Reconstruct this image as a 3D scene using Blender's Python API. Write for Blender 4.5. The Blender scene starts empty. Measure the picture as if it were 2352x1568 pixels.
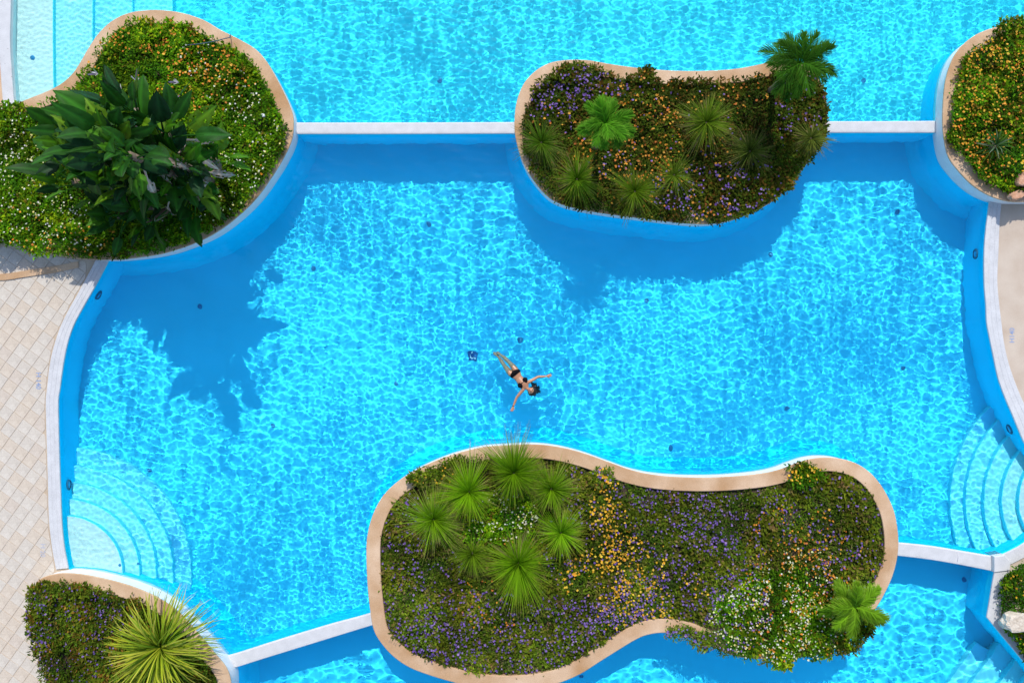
import bpy, bmesh, math, random
import numpy as np
from math import radians, sin, cos, pi, sqrt, atan, asin, tan
from mathutils import Vector, Matrix

sc = bpy.context.scene
col = sc.collection
rng = np.random.default_rng(11)
random.seed(5)

# ------------------------------------------------------------------ camera, sky, sun, exposure
H = 23.0                       # camera height above the middle pool
S = 29.0 / 2352.0              # metres per picture unit on the water plane
cam = bpy.data.cameras.new("camera")
camo = bpy.data.objects.new("camera", cam)
col.objects.link(camo)
camo.location = (0, 0, H)
cam.sensor_fit = 'HORIZONTAL'
cam.angle = 2 * math.atan(14.5 / H)
cam.clip_end = 3000
sc.camera = camo

SUN_EL = 49.0
world = bpy.data.worlds.new("World")
sc.world = world
world.use_nodes = True
wn = world.node_tree
sky = wn.nodes.new('ShaderNodeTexSky')
sky.sky_type = 'NISHITA'
sky.sun_disc = False
sky.sun_elevation = radians(SUN_EL)
sky.sun_rotation = radians(0)
wn.links.new(sky.outputs[0], wn.nodes['Background'].inputs[0])
wn.nodes['Background'].inputs[1].default_value = 0.15

sun = bpy.data.lights.new("sun", 'SUN')
suno = bpy.data.objects.new("sun", sun)
col.objects.link(suno)
sun.energy = 2.7
sun.angle = radians(0.5)
sun.color = (1.0, 0.95, 0.87)
suno.rotation_euler = (radians(-(90 - SUN_EL)), radians(1.0), 0)
sun.cycles.is_caustics_light = True

sc.view_settings.view_transform = 'Standard'
sc.view_settings.look = 'None'
sc.view_settings.gamma = 1.0
sc.view_settings.exposure = 0.5
sc.view_settings.use_curve_mapping = False
sc.cycles.use_denoising = True
sc.cycles.use_light_tree = False
sc.cycles.blur_glossy = 0.0
sc.cycles.max_bounces = 8
sc.cycles.diffuse_bounces = 4
sc.cycles.glossy_bounces = 3
sc.cycles.transmission_bounces = 5
sc.cycles.transparent_max_bounces = 6
sc.cycles.sample_clamp_indirect = 4.0

# ------------------------------------------------------------------ helpers
def P(px, py, z=0.0):
    """a place on the picture plan -> metres, for a point at height z"""
    k = S * (H - z) / H
    return ((px - 1176) * k, (784 - py) * k)

def PW(px, py, d, w=0.0):
    """the same for a point d metres under a water surface at height w"""
    x, y = (px - 1176) * S / H, (784 - py) * S / H
    t = sqrt(x * x + y * y)
    if t < 1e-6:
        return (0.0, 0.0)
    r = (H - w) * t + d * tan(asin(sin(atan(t)) / 1.333))
    return (x / t * r, y / t * r)

def spline(pts, n=6, closed=True):
    p = np.array(pts, float)
    m = len(p)
    out = []
    for i in range(m if closed else m - 1):
        if closed:
            a, b, c, d = p[(i - 1) % m], p[i], p[(i + 1) % m], p[(i + 2) % m]
        else:
            a, b, c, d = p[max(i - 1, 0)], p[i], p[i + 1], p[min(i + 2, m - 1)]
        for k in range(n):
            t = k / n
            out.append(.5 * ((2 * b) + (-a + c) * t + (2 * a - 5 * b + 4 * c - d) * t * t + (-a + 3 * b - 3 * c + d) * t ** 3))
    if not closed:
        out.append(p[-1])
    return np.array(out)

def area(p):
    x, y = p[:, 0], p[:, 1]
    return .5 * np.sum(x * np.roll(y, -1) - np.roll(x, -1) * y)

def ccw(p):
    return p if area(p) > 0 else p[::-1].copy()

def offset(p, d):
    """outward offset of a closed ccw outline"""
    e = np.roll(p, -1, 0) - np.roll(p, 1, 0)
    n = np.stack([e[:, 1], -e[:, 0]], 1)
    n /= np.linalg.norm(n, axis=1)[:, None] + 1e-9
    return p + n * d

def inside(pts, poly):
    x, y = pts[:, 0], pts[:, 1]
    r = np.zeros(len(pts), bool)
    px, py = poly[:, 0], poly[:, 1]
    j = len(poly) - 1
    for i in range(len(poly)):
        c = ((py[i] > y) != (py[j] > y)) & (x < (px[j] - px[i]) * (y - py[i]) / (py[j] - py[i] + 1e-12) + px[i])
        r ^= c
        j = i
    return r

def edge_dist(pts, poly):
    d = np.full(len(pts), 1e9)
    for i in range(len(poly)):
        a, b = poly[i], poly[(i + 1) % len(poly)]
        ab = b - a
        t = np.clip(((pts - a) @ ab) / (ab @ ab + 1e-12), 0, 1)
        d = np.minimum(d, np.linalg.norm(pts - a - t[:, None] * ab, axis=1))
    return d

def vnoise(x, y, seed=0, scale=1.0):
    """smooth value noise on arrays, 0..1"""
    r = np.random.default_rng(seed).random((64, 64))
    u, v = x / scale + 1000.3, y / scale + 1000.7
    i, j = np.floor(u).astype(int), np.floor(v).astype(int)
    f, g = u - i, v - j
    f, g = f * f * (3 - 2 * f), g * g * (3 - 2 * g)
    q = lambda a, b: r[a % 64, b % 64]
    return (q(i, j) * (1 - f) + q(i + 1, j) * f) * (1 - g) + (q(i, j + 1) * (1 - f) + q(i + 1, j + 1) * f) * g

def link(name, me, mats, parent=None):
    for m in (mats if isinstance(mats, (list, tuple)) else [mats]):
        me.materials.append(m)
    o = bpy.data.objects.new(name, me)
    col.objects.link(o)
    if parent:
        o.parent = parent
    return o

def mesh_np(name, v, f, smooth=False, colors=None):
    """verts (n,3), faces (m,k) all of k corners"""
    v = np.asarray(v, np.float32)
    f = np.asarray(f, np.int32)
    me = bpy.data.meshes.new(name)
    me.vertices.add(len(v))
    me.vertices.foreach_set('co', v.ravel())
    me.loops.add(f.size)
    me.loops.foreach_set('vertex_index', f.ravel())
    me.polygons.add(len(f))
    me.polygons.foreach_set('loop_start', np.arange(0, f.size, f.shape[1], dtype=np.int32))
    if smooth:
        me.polygons.foreach_set('use_smooth', np.ones(len(f), bool))
    me.update(calc_edges=True)
    if colors is not None:
        a = me.color_attributes.new('tint', 'FLOAT_COLOR', 'POINT')
        c = np.ones((len(v), 4), np.float32)
        c[:, :3] = colors
        a.data.foreach_set('color', c.ravel())
    return me

def mesh_py(name, v, f, smooth=False):
    me = bpy.data.meshes.new(name)
    me.from_pydata([tuple(map(float, a)) for a in v], [], f)
    if smooth:
        for p in me.polygons:
            p.use_smooth = True
    me.update()
    return me

def prism(name, poly, z0, z1, bevel=0.0):
    p = ccw(np.asarray(poly, float))
    n = len(p)
    v = [(x, y, z0) for x, y in p]
    f = []
    if bevel:
        q = offset(p, -bevel)
        v += [(x, y, z1 - bevel) for x, y in p] + [(x, y, z1) for x, y in q]
        rows = 3
    else:
        v += [(x, y, z1) for x, y in p]
        rows = 2
    for r in range(rows - 1):
        for i in range(n):
            j = (i + 1) % n
            f.append((r * n + i, r * n + j, (r + 1) * n + j, (r + 1) * n + i))
    f.append(tuple(range((rows - 1) * n, rows * n)))
    f.append(tuple(range(n - 1, -1, -1)))
    return mesh_py(name, v, f)

def rings(name, loops, closed=True, smooth=True, wrap=False):
    """quads between successive loops of equal length [(n,3)...]"""
    n = len(loops[0])
    v = np.concatenate(loops)
    f = []
    R = len(loops)
    for r in range(R if wrap else R - 1):
        s = (r + 1) % R
        for i in range(n if closed else n - 1):
            j = (i + 1) % n
            f.append((r * n + i, r * n + j, s * n + j, s * n + i))
    return mesh_py(name, v, f, smooth)

def at_z(p, z):
    return np.column_stack([p, np.full(len(p), z)])

def tube_mesh(name, pts, rad, k=8):
    pts = [Vector(p) for p in pts]
    v, f = [], []
    for i, p in enumerate(pts):
        d = (pts[min(i + 1, len(pts) - 1)] - pts[max(i - 1, 0)]).normalized()
        a = d.orthogonal().normalized() if abs(d.z) > .9 else d.cross(Vector((0, 0, 1))).normalized()
        b = d.cross(a)
        r = rad[i] if isinstance(rad, (list, tuple)) else rad
        for j in range(k):
            t = 2 * pi * j / k
            v.append(p + a * (r * cos(t)) + b * (r * sin(t)))
    for i in range(len(pts) - 1):
        for j in range(k):
            f.append((i * k + j, i * k + (j + 1) % k, (i + 1) * k + (j + 1) % k, (i + 1) * k + j))
    f.append(tuple(range(k))[::-1])
    f.append(tuple(range((len(pts) - 1) * k, len(pts) * k)))
    return mesh_py(name, v, f, True)

def tag(o, label=None, cat=None, group=None, kind=None):
    if label: o['label'] = label
    if cat: o['category'] = cat
    if group: o['group'] = group
    if kind: o['kind'] = kind
    return o

def empty(name, loc, label, cat, group=None):
    o = bpy.data.objects.new(name, None)
    o.empty_display_size = .3
    o.location = loc
    col.objects.link(o)
    return tag(o, label, cat, group)

def receiver(*objs):
    for o in objs:
        o.cycles.is_caustics_receiver = True

# ------------------------------------------------------------------ materials
def new_mat(name):
    m = bpy.data.materials.new(name)
    m.use_nodes = True
    return m, m.node_tree, m.node_tree.nodes['Principled BSDF']

def stone(name, c1, c2, scale=3.0, rough=.75, bump=.15, fine=60.0, speck=0.0, detail=6.0, spec=.3):
    """mottled two-tone mineral surface with fine grain"""
    m, nt, b = new_mat(name)
    L, N = nt.links, nt.nodes
    tc = N.new('ShaderNodeTexCoord')
    n1 = N.new('ShaderNodeTexNoise'); n1.inputs['Scale'].default_value = scale; n1.inputs['Detail'].default_value = detail
    n2 = N.new('ShaderNodeTexNoise'); n2.inputs['Scale'].default_value = fine; n2.inputs['Detail'].default_value = 3
    L.new(tc.outputs['Object'], n1.inputs['Vector']); L.new(tc.outputs['Object'], n2.inputs['Vector'])
    r = N.new('ShaderNodeValToRGB')
    r.color_ramp.elements[0].position = .3; r.color_ramp.elements[1].position = .7
    r.color_ramp.elements[0].color = (*c1, 1); r.color_ramp.elements[1].color = (*c2, 1)
    L.new(n1.outputs[0], r.inputs[0])
    mx = N.new('ShaderNodeMix'); mx.data_type = 'RGBA'; mx.blend_type = 'OVERLAY'; mx.inputs[0].default_value = .35
    L.new(r.outputs[0], mx.inputs[6]); L.new(n2.outputs[0], mx.inputs[7])
    out = mx.outputs[2]
    if speck:
        v = N.new('ShaderNodeTexNoise'); v.inputs['Scale'].default_value = 14; v.inputs['Detail'].default_value = 4
        L.new(tc.outputs['Object'], v.inputs['Vector'])
        rr = N.new('ShaderNodeValToRGB'); rr.color_ramp.elements[0].position = .66; rr.color_ramp.elements[1].position = .72
        rr.color_ramp.elements[0].color = (0, 0, 0, 1); rr.color_ramp.elements[1].color = (speck, speck, speck, 1)
        L.new(v.outputs[0], rr.inputs[0])
        m2 = N.new('ShaderNodeMix'); m2.data_type = 'RGBA'
        L.new(rr.outputs[0], m2.inputs[0]); L.new(out, m2.inputs[6]); m2.inputs[7].default_value = (.12, .10, .09, 1)
        out = m2.outputs[2]
    L.new(out, b.inputs['Base Color'])
    bp = N.new('ShaderNodeBump'); bp.inputs['Strength'].default_value = bump; bp.inputs['Distance'].default_value = .02
    L.new(n2.outputs[0], bp.inputs['Height']); L.new(bp.outputs[0], b.inputs['Normal'])
    b.inputs['Roughness'].default_value = rough
    b.inputs['Specular IOR Level'].default_value = spec
    return m

def mosaic(name, c, var=.12, spec=.25):
    """glazed pool mosaic: colour varies gently from patch to patch"""
    m, nt, b = new_mat(name)
    L, N = nt.links, nt.nodes
    tc = N.new('ShaderNodeTexCoord')
    n1 = N.new('ShaderNodeTexNoise'); n1.inputs['Scale'].default_value = .5; n1.inputs['Detail'].default_value = 5
    L.new(tc.outputs['Object'], n1.inputs['Vector'])
    r = N.new('ShaderNodeValToRGB')
    r.color_ramp.elements[0].position = .3; r.color_ramp.elements[1].position = .7
    r.color_ramp.elements[0].color = (*[x * (1 - var) for x in c], 1)
    r.color_ramp.elements[1].color = (*[min(.97, x * (1 + var)) for x in c], 1)
    L.new(n1.outputs[0], r.inputs[0]); L.new(r.outputs[0], b.inputs['Base Color'])
    b.inputs['Roughness'].default_value = .6
    b.inputs['Specular IOR Level'].default_value = 0.0
    return m

def leafmat(name, rough=.55, trans=.3, tint=(1, 1, 1), spec=.3):
    m, nt, b = new_mat(name)
    L, N = nt.links, nt.nodes
    a = N.new('ShaderNodeAttribute'); a.attribute_name = 'tint'
    oi = N.new('ShaderNodeObjectInfo')
    hv = N.new('ShaderNodeHueSaturation')
    mr = N.new('ShaderNodeMapRange'); mr.inputs[3].default_value = .75; mr.inputs[4].default_value = 1.25
    L.new(oi.outputs['Random'], mr.inputs[0]); L.new(mr.outputs[0], hv.inputs['Value'])
    L.new(a.outputs['Color'], hv.inputs['Color'])
    L.new(hv.outputs[0], b.inputs['Base Color'])
    b.inputs['Roughness'].default_value = rough
    b.inputs['Specular IOR Level'].default_value = spec
    t = N.new('ShaderNodeBsdfTranslucent'); L.new(hv.outputs[0], t.inputs[0])
    mix = N.new('ShaderNodeMixShader'); mix.inputs[0].default_value = trans
    L.new(b.outputs[0], mix.inputs[1]); L.new(t.outputs[0], mix.inputs[2])
    L.new(mix.outputs[0], N['Material Output'].inputs[0])
    return m

def plain(name, c, rough=.5, spec=.4, metal=0.0):
    m, nt, b = new_mat(name)
    L, N = nt.links, nt.nodes
    n = N.new('ShaderNodeTexNoise'); n.inputs['Scale'].default_value = 30
    r = N.new('ShaderNodeValToRGB')
    r.color_ramp.elements[0].color = (*[x * .8 for x in c], 1); r.color_ramp.elements[1].color = (*[min(1, x * 1.2) for x in c], 1)
    L.new(n.outputs[0], r.inputs[0]); L.new(r.outputs[0], b.inputs['Base Color'])
    b.inputs['Roughness'].default_value = rough
    b.inputs['Specular IOR Level'].default_value = spec
    b.inputs['Metallic'].default_value = metal
    return m

M = {}
M['tan'] = stone('tan_stone', (.40, .23, .11), (.60, .43, .29), 1.1, .8, .25, 45, detail=9.0)
M['white'] = stone('white_stone', (.49, .49, .50), (.57, .57, .58), 4, .6, .12, 50, .0)
M['speckled'] = stone('speckled_white_stone', (.49, .49, .50), (.57, .57, .58), 4, .6, .12, 50, .5)
M['screed'] = stone('beige_screed', (.45, .355, .275), (.54, .455, .37), 1.6, .85, .2, 70)
M['grout'] = stone('sandy_grout', (.44, .34, .24), (.52, .43, .33), 3, .9, .2, 60)
M['pavers'] = [stone('paver_grey', (.49, .435, .37), (.56, .505, .435), 3, .8, .15, 50),
               stone('paver_sand', (.50, .42, .335), (.57, .49, .40), 3, .8, .15, 50),
               stone('paver_pale', (.51, .455, .385), (.58, .525, .455), 3, .8, .15, 50),
               stone('paver_peach', (.49, .415, .34), (.55, .475, .40), 3, .8, .15, 50)]
M['render'] = stone('white_render', (.66, .68, .70), (.76, .77, .78), 3, .7, .1, 40)
M['soil'] = stone('dark_soil', (.035, .026, .018), (.10, .075, .05), 5, .95, .6, 40)
M['floor_mid'] = mosaic('blue_mosaic', (.055, .60, .84), .06)
M['floor_up'] = mosaic('cyan_mosaic', (.06, .62, .72), .06)
M['wall_tile'] = mosaic('blue_wall_mosaic', (.015, .66, .90), .04)
M['step'] = [mosaic('step_depth_tint_pale', (.64, .60, .58), .05), mosaic('step_depth_tint_light', (.36, .62, .64), .05),  # shallower treads paler: light lost to water depth painted into tile colour
             mosaic('step_depth_tint_mid', (.24, .64, .74), .05), mosaic('step_depth_tint_blue', (.18, .64, .82), .05),
             mosaic('step_depth_tint_deep', (.15, .63, .88), .05)]
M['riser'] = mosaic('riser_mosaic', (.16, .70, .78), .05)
M['leaf'] = leafmat('foliage', .7, .3, spec=.10)
M['glossy_leaf'] = leafmat('glossy_leaf', .5, .25, spec=.14)
M['petal'] = leafmat('petal', .6, .3)
M['bark'] = stone('bark', (.10, .07, .05), (.22, .17, .12), 8, .9, .6, 50)
M['rock'] = stone('pale_rock', (.48, .40, .31), (.66, .58, .48), 5, .9, .8, 20)
M['rock2'] = stone('terracotta_rock', (.46, .22, .12), (.60, .38, .26), 6, .9, .8, 20)
M['dark_metal'] = plain('dark_fitting', (.03, .20, .40), .5, .2)
M['ring'] = plain('light_ring', (.03, .13, .22), .5, .2)
M['lens'] = plain('light_lens', (.05, .38, .62), .4, .3)
M['blue_paint'] = plain('blue_paint', (.26, .33, .50), .7, .2)
M['grey_paint'] = plain('grey_paint', (.42, .42, .47), .7, .2)
M['brown_paint'] = plain('brown_paint', (.33, .22, .14), .7, .2)
M['hose'] = plain('blue_hose', (.03, .07, .12), .5, .3)

wm, wt, wb = new_mat('water')
wt.nodes.remove(wb)
gl = wt.nodes.new('ShaderNodeBsdfGlass')
gl.inputs['Color'].default_value = (.72, .97, 1.0, 1)
gl.inputs['Roughness'].default_value = 0
gl.inputs['IOR'].default_value = 1.333
wt.links.new(gl.outputs[0], wt.nodes['Material Output'].inputs[0])
M['water'] = wm

# ------------------------------------------------------------------ the setting: ground, basins, water
ZU, ZL = .13, -.17            # upper and lower pool water levels
DEEP = -1.40
# surrounding ground to the horizon, with the pool terrace cut out of it
X0, X1, Y0, Y1 = -24., 26., -16., 18.
R = 900.
gv = [(-R, -R, .08), (R, -R, .08), (R, R, .08), (-R, R, .08), (X0, Y0, .08), (X1, Y0, .08), (X1, Y1, .08), (X0, Y1, .08),
      (X0, Y0, -1.7), (X1, Y0, -1.7), (X1, Y1, -1.7), (X0, Y1, -1.7)]
gf = [(0, 1, 5, 4), (1, 2, 6, 5), (2, 3, 7, 6), (3, 0, 4, 7), (4, 5, 9, 8), (5, 6, 10, 9), (6, 7, 11, 10), (7, 4, 8, 11)]
tag(link('ground', mesh_py('ground', gv, gf), M['screed']), kind='structure')

def floor_quad(name, x0, x1, y0, y1, z, m):
    o = link(name, mesh_py(name, [(x0, y0, z), (x1, y0, z), (x1, y1, z), (x0, y1, z)], [(0, 1, 2, 3)]), m)
    tag(o, kind='structure'); receiver(o)
    return o
ysplit = P(0, 293)[1]
mid_floor = floor_quad('pool_floor', X0, X1, Y0, ysplit, DEEP, M['floor_mid'])
up_floor = floor_quad('pool_floor', X0, X1, ysplit, Y1, -1.05, M['floor_up'])

def clip(poly, a, b, c):
    """keep the part of poly where a*x+b*y<=c"""
    out = []
    n = len(poly)
    for i in range(n):
        p, q = poly[i], poly[(i + 1) % n]
        fp, fq = a * p[0] + b * p[1] - c, a * q[0] + b * q[1] - c
        if fp <= 0: out.append(p)
        if fp * fq < 0:
            t = fp / (fp - fq)
            out.append((p[0] + t * (q[0] - p[0]), p[1] + t * (q[1] - p[1])))
    return out

def step(parent, poly, z, m, zb):
    o = link('step', prism('step', poly, zb, z, .015), [m, M['riser']], parent)
    for p in o.data.polygons:
        if p.normal.z < .9: p.material_index = 1
    receiver(o)

# curved corner steps of the middle pool, left and right
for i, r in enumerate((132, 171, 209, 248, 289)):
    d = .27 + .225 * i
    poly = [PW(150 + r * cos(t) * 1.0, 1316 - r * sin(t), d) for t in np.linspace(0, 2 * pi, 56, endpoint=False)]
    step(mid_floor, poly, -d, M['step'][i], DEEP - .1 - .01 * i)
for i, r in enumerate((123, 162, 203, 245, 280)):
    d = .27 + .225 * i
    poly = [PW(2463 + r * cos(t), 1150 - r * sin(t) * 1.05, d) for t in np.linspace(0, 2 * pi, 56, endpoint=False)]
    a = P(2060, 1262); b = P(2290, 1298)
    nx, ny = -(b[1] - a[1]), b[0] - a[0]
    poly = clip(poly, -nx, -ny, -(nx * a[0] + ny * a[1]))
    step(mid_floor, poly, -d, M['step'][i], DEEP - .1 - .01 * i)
# long steps of the upper pool
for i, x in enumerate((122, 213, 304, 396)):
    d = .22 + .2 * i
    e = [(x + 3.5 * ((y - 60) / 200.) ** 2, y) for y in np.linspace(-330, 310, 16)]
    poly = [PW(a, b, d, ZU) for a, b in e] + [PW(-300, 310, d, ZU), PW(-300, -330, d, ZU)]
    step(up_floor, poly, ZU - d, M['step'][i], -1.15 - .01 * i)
# straight steps at the lower right
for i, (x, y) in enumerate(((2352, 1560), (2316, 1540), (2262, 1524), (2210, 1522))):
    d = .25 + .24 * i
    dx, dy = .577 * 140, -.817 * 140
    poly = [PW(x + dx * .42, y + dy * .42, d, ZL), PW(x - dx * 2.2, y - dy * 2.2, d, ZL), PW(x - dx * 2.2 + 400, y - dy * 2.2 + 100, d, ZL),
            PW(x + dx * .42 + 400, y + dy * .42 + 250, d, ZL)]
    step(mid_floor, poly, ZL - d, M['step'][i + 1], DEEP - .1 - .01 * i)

def wave_field(nx, ny, dx, curv, lam0, lam1, seed, aniso=(0, 0.0)):
    """random water surface: band-limited ripples with a given rms curvature"""
    r = np.random.default_rng(seed)
    kx = 2 * pi * np.fft.fftfreq(nx, dx)[None, :]
    ky = 2 * pi * np.fft.rfftfreq(ny, dx)[:, None]
    ky_full = 2 * pi * np.fft.fftfreq(ny, dx)[:, None]
    k = np.sqrt(kx ** 2 + ky_full ** 2) + 1e-6
    k0, k1 = 2 * pi / lam1, 2 * pi / lam0
    amp = np.exp(-((np.log(k) - np.log(sqrt(k0 * k1))) / (.5 * np.log(k1 / k0))) ** 2) / k ** 2.4
    th = np.arctan2(ky_full, kx)
    amp = amp * (1 + aniso[1] * np.cos(2 * (th - aniso[0])))
    ph = r.normal(size=(ny, nx)) + 1j * r.normal(size=(ny, nx))
    h = np.fft.ifft2(amp * ph).real
    lap = np.fft.ifft2(-(k ** 2) * np.fft.fft2(h)).real
    return h * (curv / lap.std())

def water(name, box, z, mask, dx, specs, seed, ring=None):
    (ax, ay), (bx, by) = P(box[0], box[1], z), P(box[2], box[3], z)
    x0, x1, y0, y1 = min(ax, bx), max(ax, bx), min(ay, by), max(ay, by)
    nx, ny = int((x1 - x0) / dx) + 1, int((y1 - y0) / dx) + 1
    X, Y = np.meshgrid(x0 + dx * np.arange(nx), y0 + dx * np.arange(ny))
    Z = np.zeros_like(X)
    for i, (curv, l0, l1, an) in enumerate(specs):
        f = wave_field(nx, ny, dx, curv, l0, l1, seed + i, an)
        Z += f * (.5 + 1.0 * vnoise(X + 3 * i, Y, seed + 7 + i, (3.6, 2.2, 2.8)[i % 3]) ** 1.2)
    if ring:                        # faint rings round whoever floats there
        rr = np.hypot(X - .35, Y + .95)
        Z += .0022 * np.sin(2 * pi * rr / .24 + 1.5 * vnoise(X, Y, 5, .5)) * np.exp(-((rr - 1.1) / .55) ** 2)
    a = (np.arange(ny - 1)[:, None] * nx + np.arange(nx - 1)[None, :]).ravel()
    f = np.stack([a, a + 1, a + nx + 1, a + nx], 1)
    m = np.array([P(p, q, z) for p, q in mask])
    cx = np.stack([X.ravel(), Y.ravel()], 1)
    keep = inside(cx, m)
    for hole in HOLES:
        keep &= ~inside(cx, hole)
    f = f[keep[f].all(1)]
    used = np.unique(f)
    re = np.zeros(nx * ny, np.int64); re[used] = np.arange(len(used))
    v = np.stack([X.ravel(), Y.ravel(), Z.ravel() + z], 1)[used]
    o = link(name, mesh_np(name, v, re[f], True), M['water'])
    tag(o, kind='structure')
    o.cycles.is_caustics_caster = True
    return o

# ------------------------------------------------------------------ decks with their copings and pavers
pool_left = [(229.5, 635.7), (211.5, 669), (190.8, 705), (170, 744), (157, 780), (148, 818.8), (141.8, 857.5), (136.7, 896), (133.4, 919),
             (134, 972.7), (136, 1053.5), (138.8, 1134), (141.5, 1201.7), (146.9, 1255.6), (156.3, 1304)]
deck_left_edge = [(199, 635.7), (175, 679.5), (154.7, 715.6), (136.7, 754), (123.8, 793), (116, 824), (110.9, 857.5), (107, 896), (104.5, 919),
                  (105.4, 972.7), (108, 1053.5), (110, 1134), (112.5, 1201.7), (118.6, 1255.6), (128, 1306.8)]
ZD = .10
def PP(pts, z): return np.array([P(a, b, z) for a, b in pts])
left_poly = np.concatenate([PP([(-760, 300), (120, 302), (262, 560)], ZD), spline(PP([(249, 598)] + pool_left, ZD), 5, False),
                            PP([(190, 1330), (300, 1360), (420, 1430), (500, 1530), (520, 1600), (520, 2050), (-760, 2050)], ZD)])
deck_l = link('paved_deck', prism('paved_deck', left_poly, -1.68, ZD), [M['grout']])
tag(deck_l, kind='structure'); receiver(deck_l)
deck_l.data.materials.append(M['wall_tile'])
for p in deck_l.data.polygons:
    if abs(p.normal.z) < .5: p.material_index = 1

def coping_strip(parent, inner, outer, z, m, lanes=3, thick=.05, name='coping'):
    """a run of coping between two matching lines, in narrow lanes with fine grooves"""
    a, b = spline(PP(inner, z), 5, False), spline(PP(outer, z), 5, False)
    prof = []
    g = .006
    prof.append((0, -thick)); prof.append((0, -.012)); prof.append((.03, 0))
    for k in range(1, lanes):
        t = k / lanes
        prof += [(t - .022, 0), (t - .01, -g), (t + .01, -g), (t + .022, 0)]
    prof += [(.97, 0), (1, -.012), (1, -thick)]
    loops = [at_z(a + (b - a) * t, z + dz) for t, dz in prof]
    o = link(name, rings(name, loops, False, False), m, parent)
    return o

coping_strip(deck_l, [(249, 598)] + pool_left, [(219, 598)] + deck_left_edge, ZD + .05, M['white'])
# dividing kerb near the shaded corner of the deck
coping_strip(deck_l, [(-60, 622), (0, 629), (60, 621), (124, 611), (180, 600)], [(-60, 636), (0, 644), (60, 636), (124, 626), (180, 614)], ZD + .045, M['tan'], 1, .05, 'kerb')

right_pool = [(2276, 440), (2269, 496), (2265, 525.7), (2261, 579.6), (2261, 647), (2265, 701), (2267, 741.4), (2274.7, 781.9), (2284, 827), (2293.8, 870.8),
              (2308.5, 911.9), (2326, 952.9), (2352, 1014.4), (2388, 1080), (2404, 1150), (2390, 1215)]
right_deck = [(2303, 440), (2297.7, 497), (2296, 525), (2294, 580), (2291.5, 645), (2296, 700), (2301, 741), (2306, 782), (2315.5, 827), (2328, 866),
              (2344, 907), (2363, 948), (2390, 1008), (2424, 1078), (2440, 1152), (2424, 1230)]
right_poly = np.concatenate([spline(PP(right_pool, ZD), 5, False), PP([(2352, 1247), (2316, 1267), (2288, 1278), (2284, 1313), (2267, 1417), (2303, 1461), (2352, 1520), (2440, 1640), (2440, 2050), (3280, 2050), (3280, 440)], ZD)])
deck_r = link('screed_deck', prism('screed_deck', right_poly, -1.67, ZD), [M['screed'], M['wall_tile']])
tag(deck_r, kind='structure'); receiver(deck_r)
for p in deck_r.data.polygons:
    if abs(p.normal.z) < .5: p.material_index = 1
coping_strip(deck_r, right_pool, right_deck, ZD + .05, M['white'])
coping_strip(deck_r, [(2390, 1215), (2352, 1247), (2318, 1266), (2290, 1278)], [(2424, 1230), (2366, 1272), (2330, 1292), (2305, 1303)], ZD + .047, M['speckled'], 1)
coping_strip(deck_r, [(2285, 1312), (2279, 1345), (2272, 1388), (2267, 1417)], [(2320, 1306), (2312, 1342), (2302, 1385), (2300, 1414)], ZD + .05, M['speckled'], 1)
coping_strip(deck_r, [(2267, 1417), (2303, 1461), (2352, 1520), (2410, 1595), (2440, 1640)], [(2300, 1412), (2322, 1440), (2372, 1502), (2432, 1580), (2462, 1625)], ZD + .046, M['speckled'], 1)
link('corner_block', prism('corner_block', PP([(2284, 1278), (2308, 1274), (2322, 1290), (2320, 1310), (2284, 1314)], .2), -.4, .2, .02), M['white'], deck_r)

upl = [(26, -330), (25, -160), (24.6, 0), (22.9, 88), (24, 125), (26.4, 158), (31.6, 228.5), (38, 275), (44, 310)]
up_poly = np.concatenate([spline(PP(upl, .26), 5, False), PP([(-760, 312), (-760, -330)], .26)])
deck_u = link('upper_deck', prism('upper_deck', up_poly, -1.66, .26), [M['tan'], M['render']])
tag(deck_u, kind='structure'); receiver(deck_u)
for p in deck_u.data.polygons:
    if abs(p.normal.z) < .5: p.material_index = 1
coping_strip(deck_u, upl, [(a - 26, b) for a, b in upl], .30, M['speckled'], 1)

# pavers: diagonal grid on the left deck, each one a slab
def rot2(x, y, a): return x * cos(a) - y * sin(a), x * sin(a) + y * cos(a)
TS, GAP = .335, .009
paver_meshes = []
for k in range(10):
    r = random.Random(k)
    h = TS / 2 - GAP / 2
    q = [(sx * h + r.uniform(-.004, .004), sy * h + r.uniform(-.004, .004)) for sx, sy in ((-1, -1), (1, -1), (1, 1), (-1, 1))]
    me = prism('paver', q, -.02, .010 + r.uniform(-.002, .002), .004)
    me.materials.append(M['pavers'][(0, 2, 1, 2, 0, 1, 3, 2, 1, 0)[k]])
    paver_meshes.append(me)
ANG = radians(-36)
zone = np.concatenate([PP([(-26, 560), (-26, 1640), (70, 1640)], ZD), PP([(110, 1572), (96, 1510), (78, 1440), (80, 1380), (96, 1336), (122, 1318)], ZD),
                       offset(spline(PP(deck_left_edge[::-1], ZD), 4, False), 0.0), PP([(200, 600)], ZD)])
kerb_line = PP([(-60, 629), (0, 636), (60, 628), (124, 618), (190, 606)], ZD)
org = P(60, 1000, ZD)
cut_zone = ccw(zone)
ntile = 0
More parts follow.
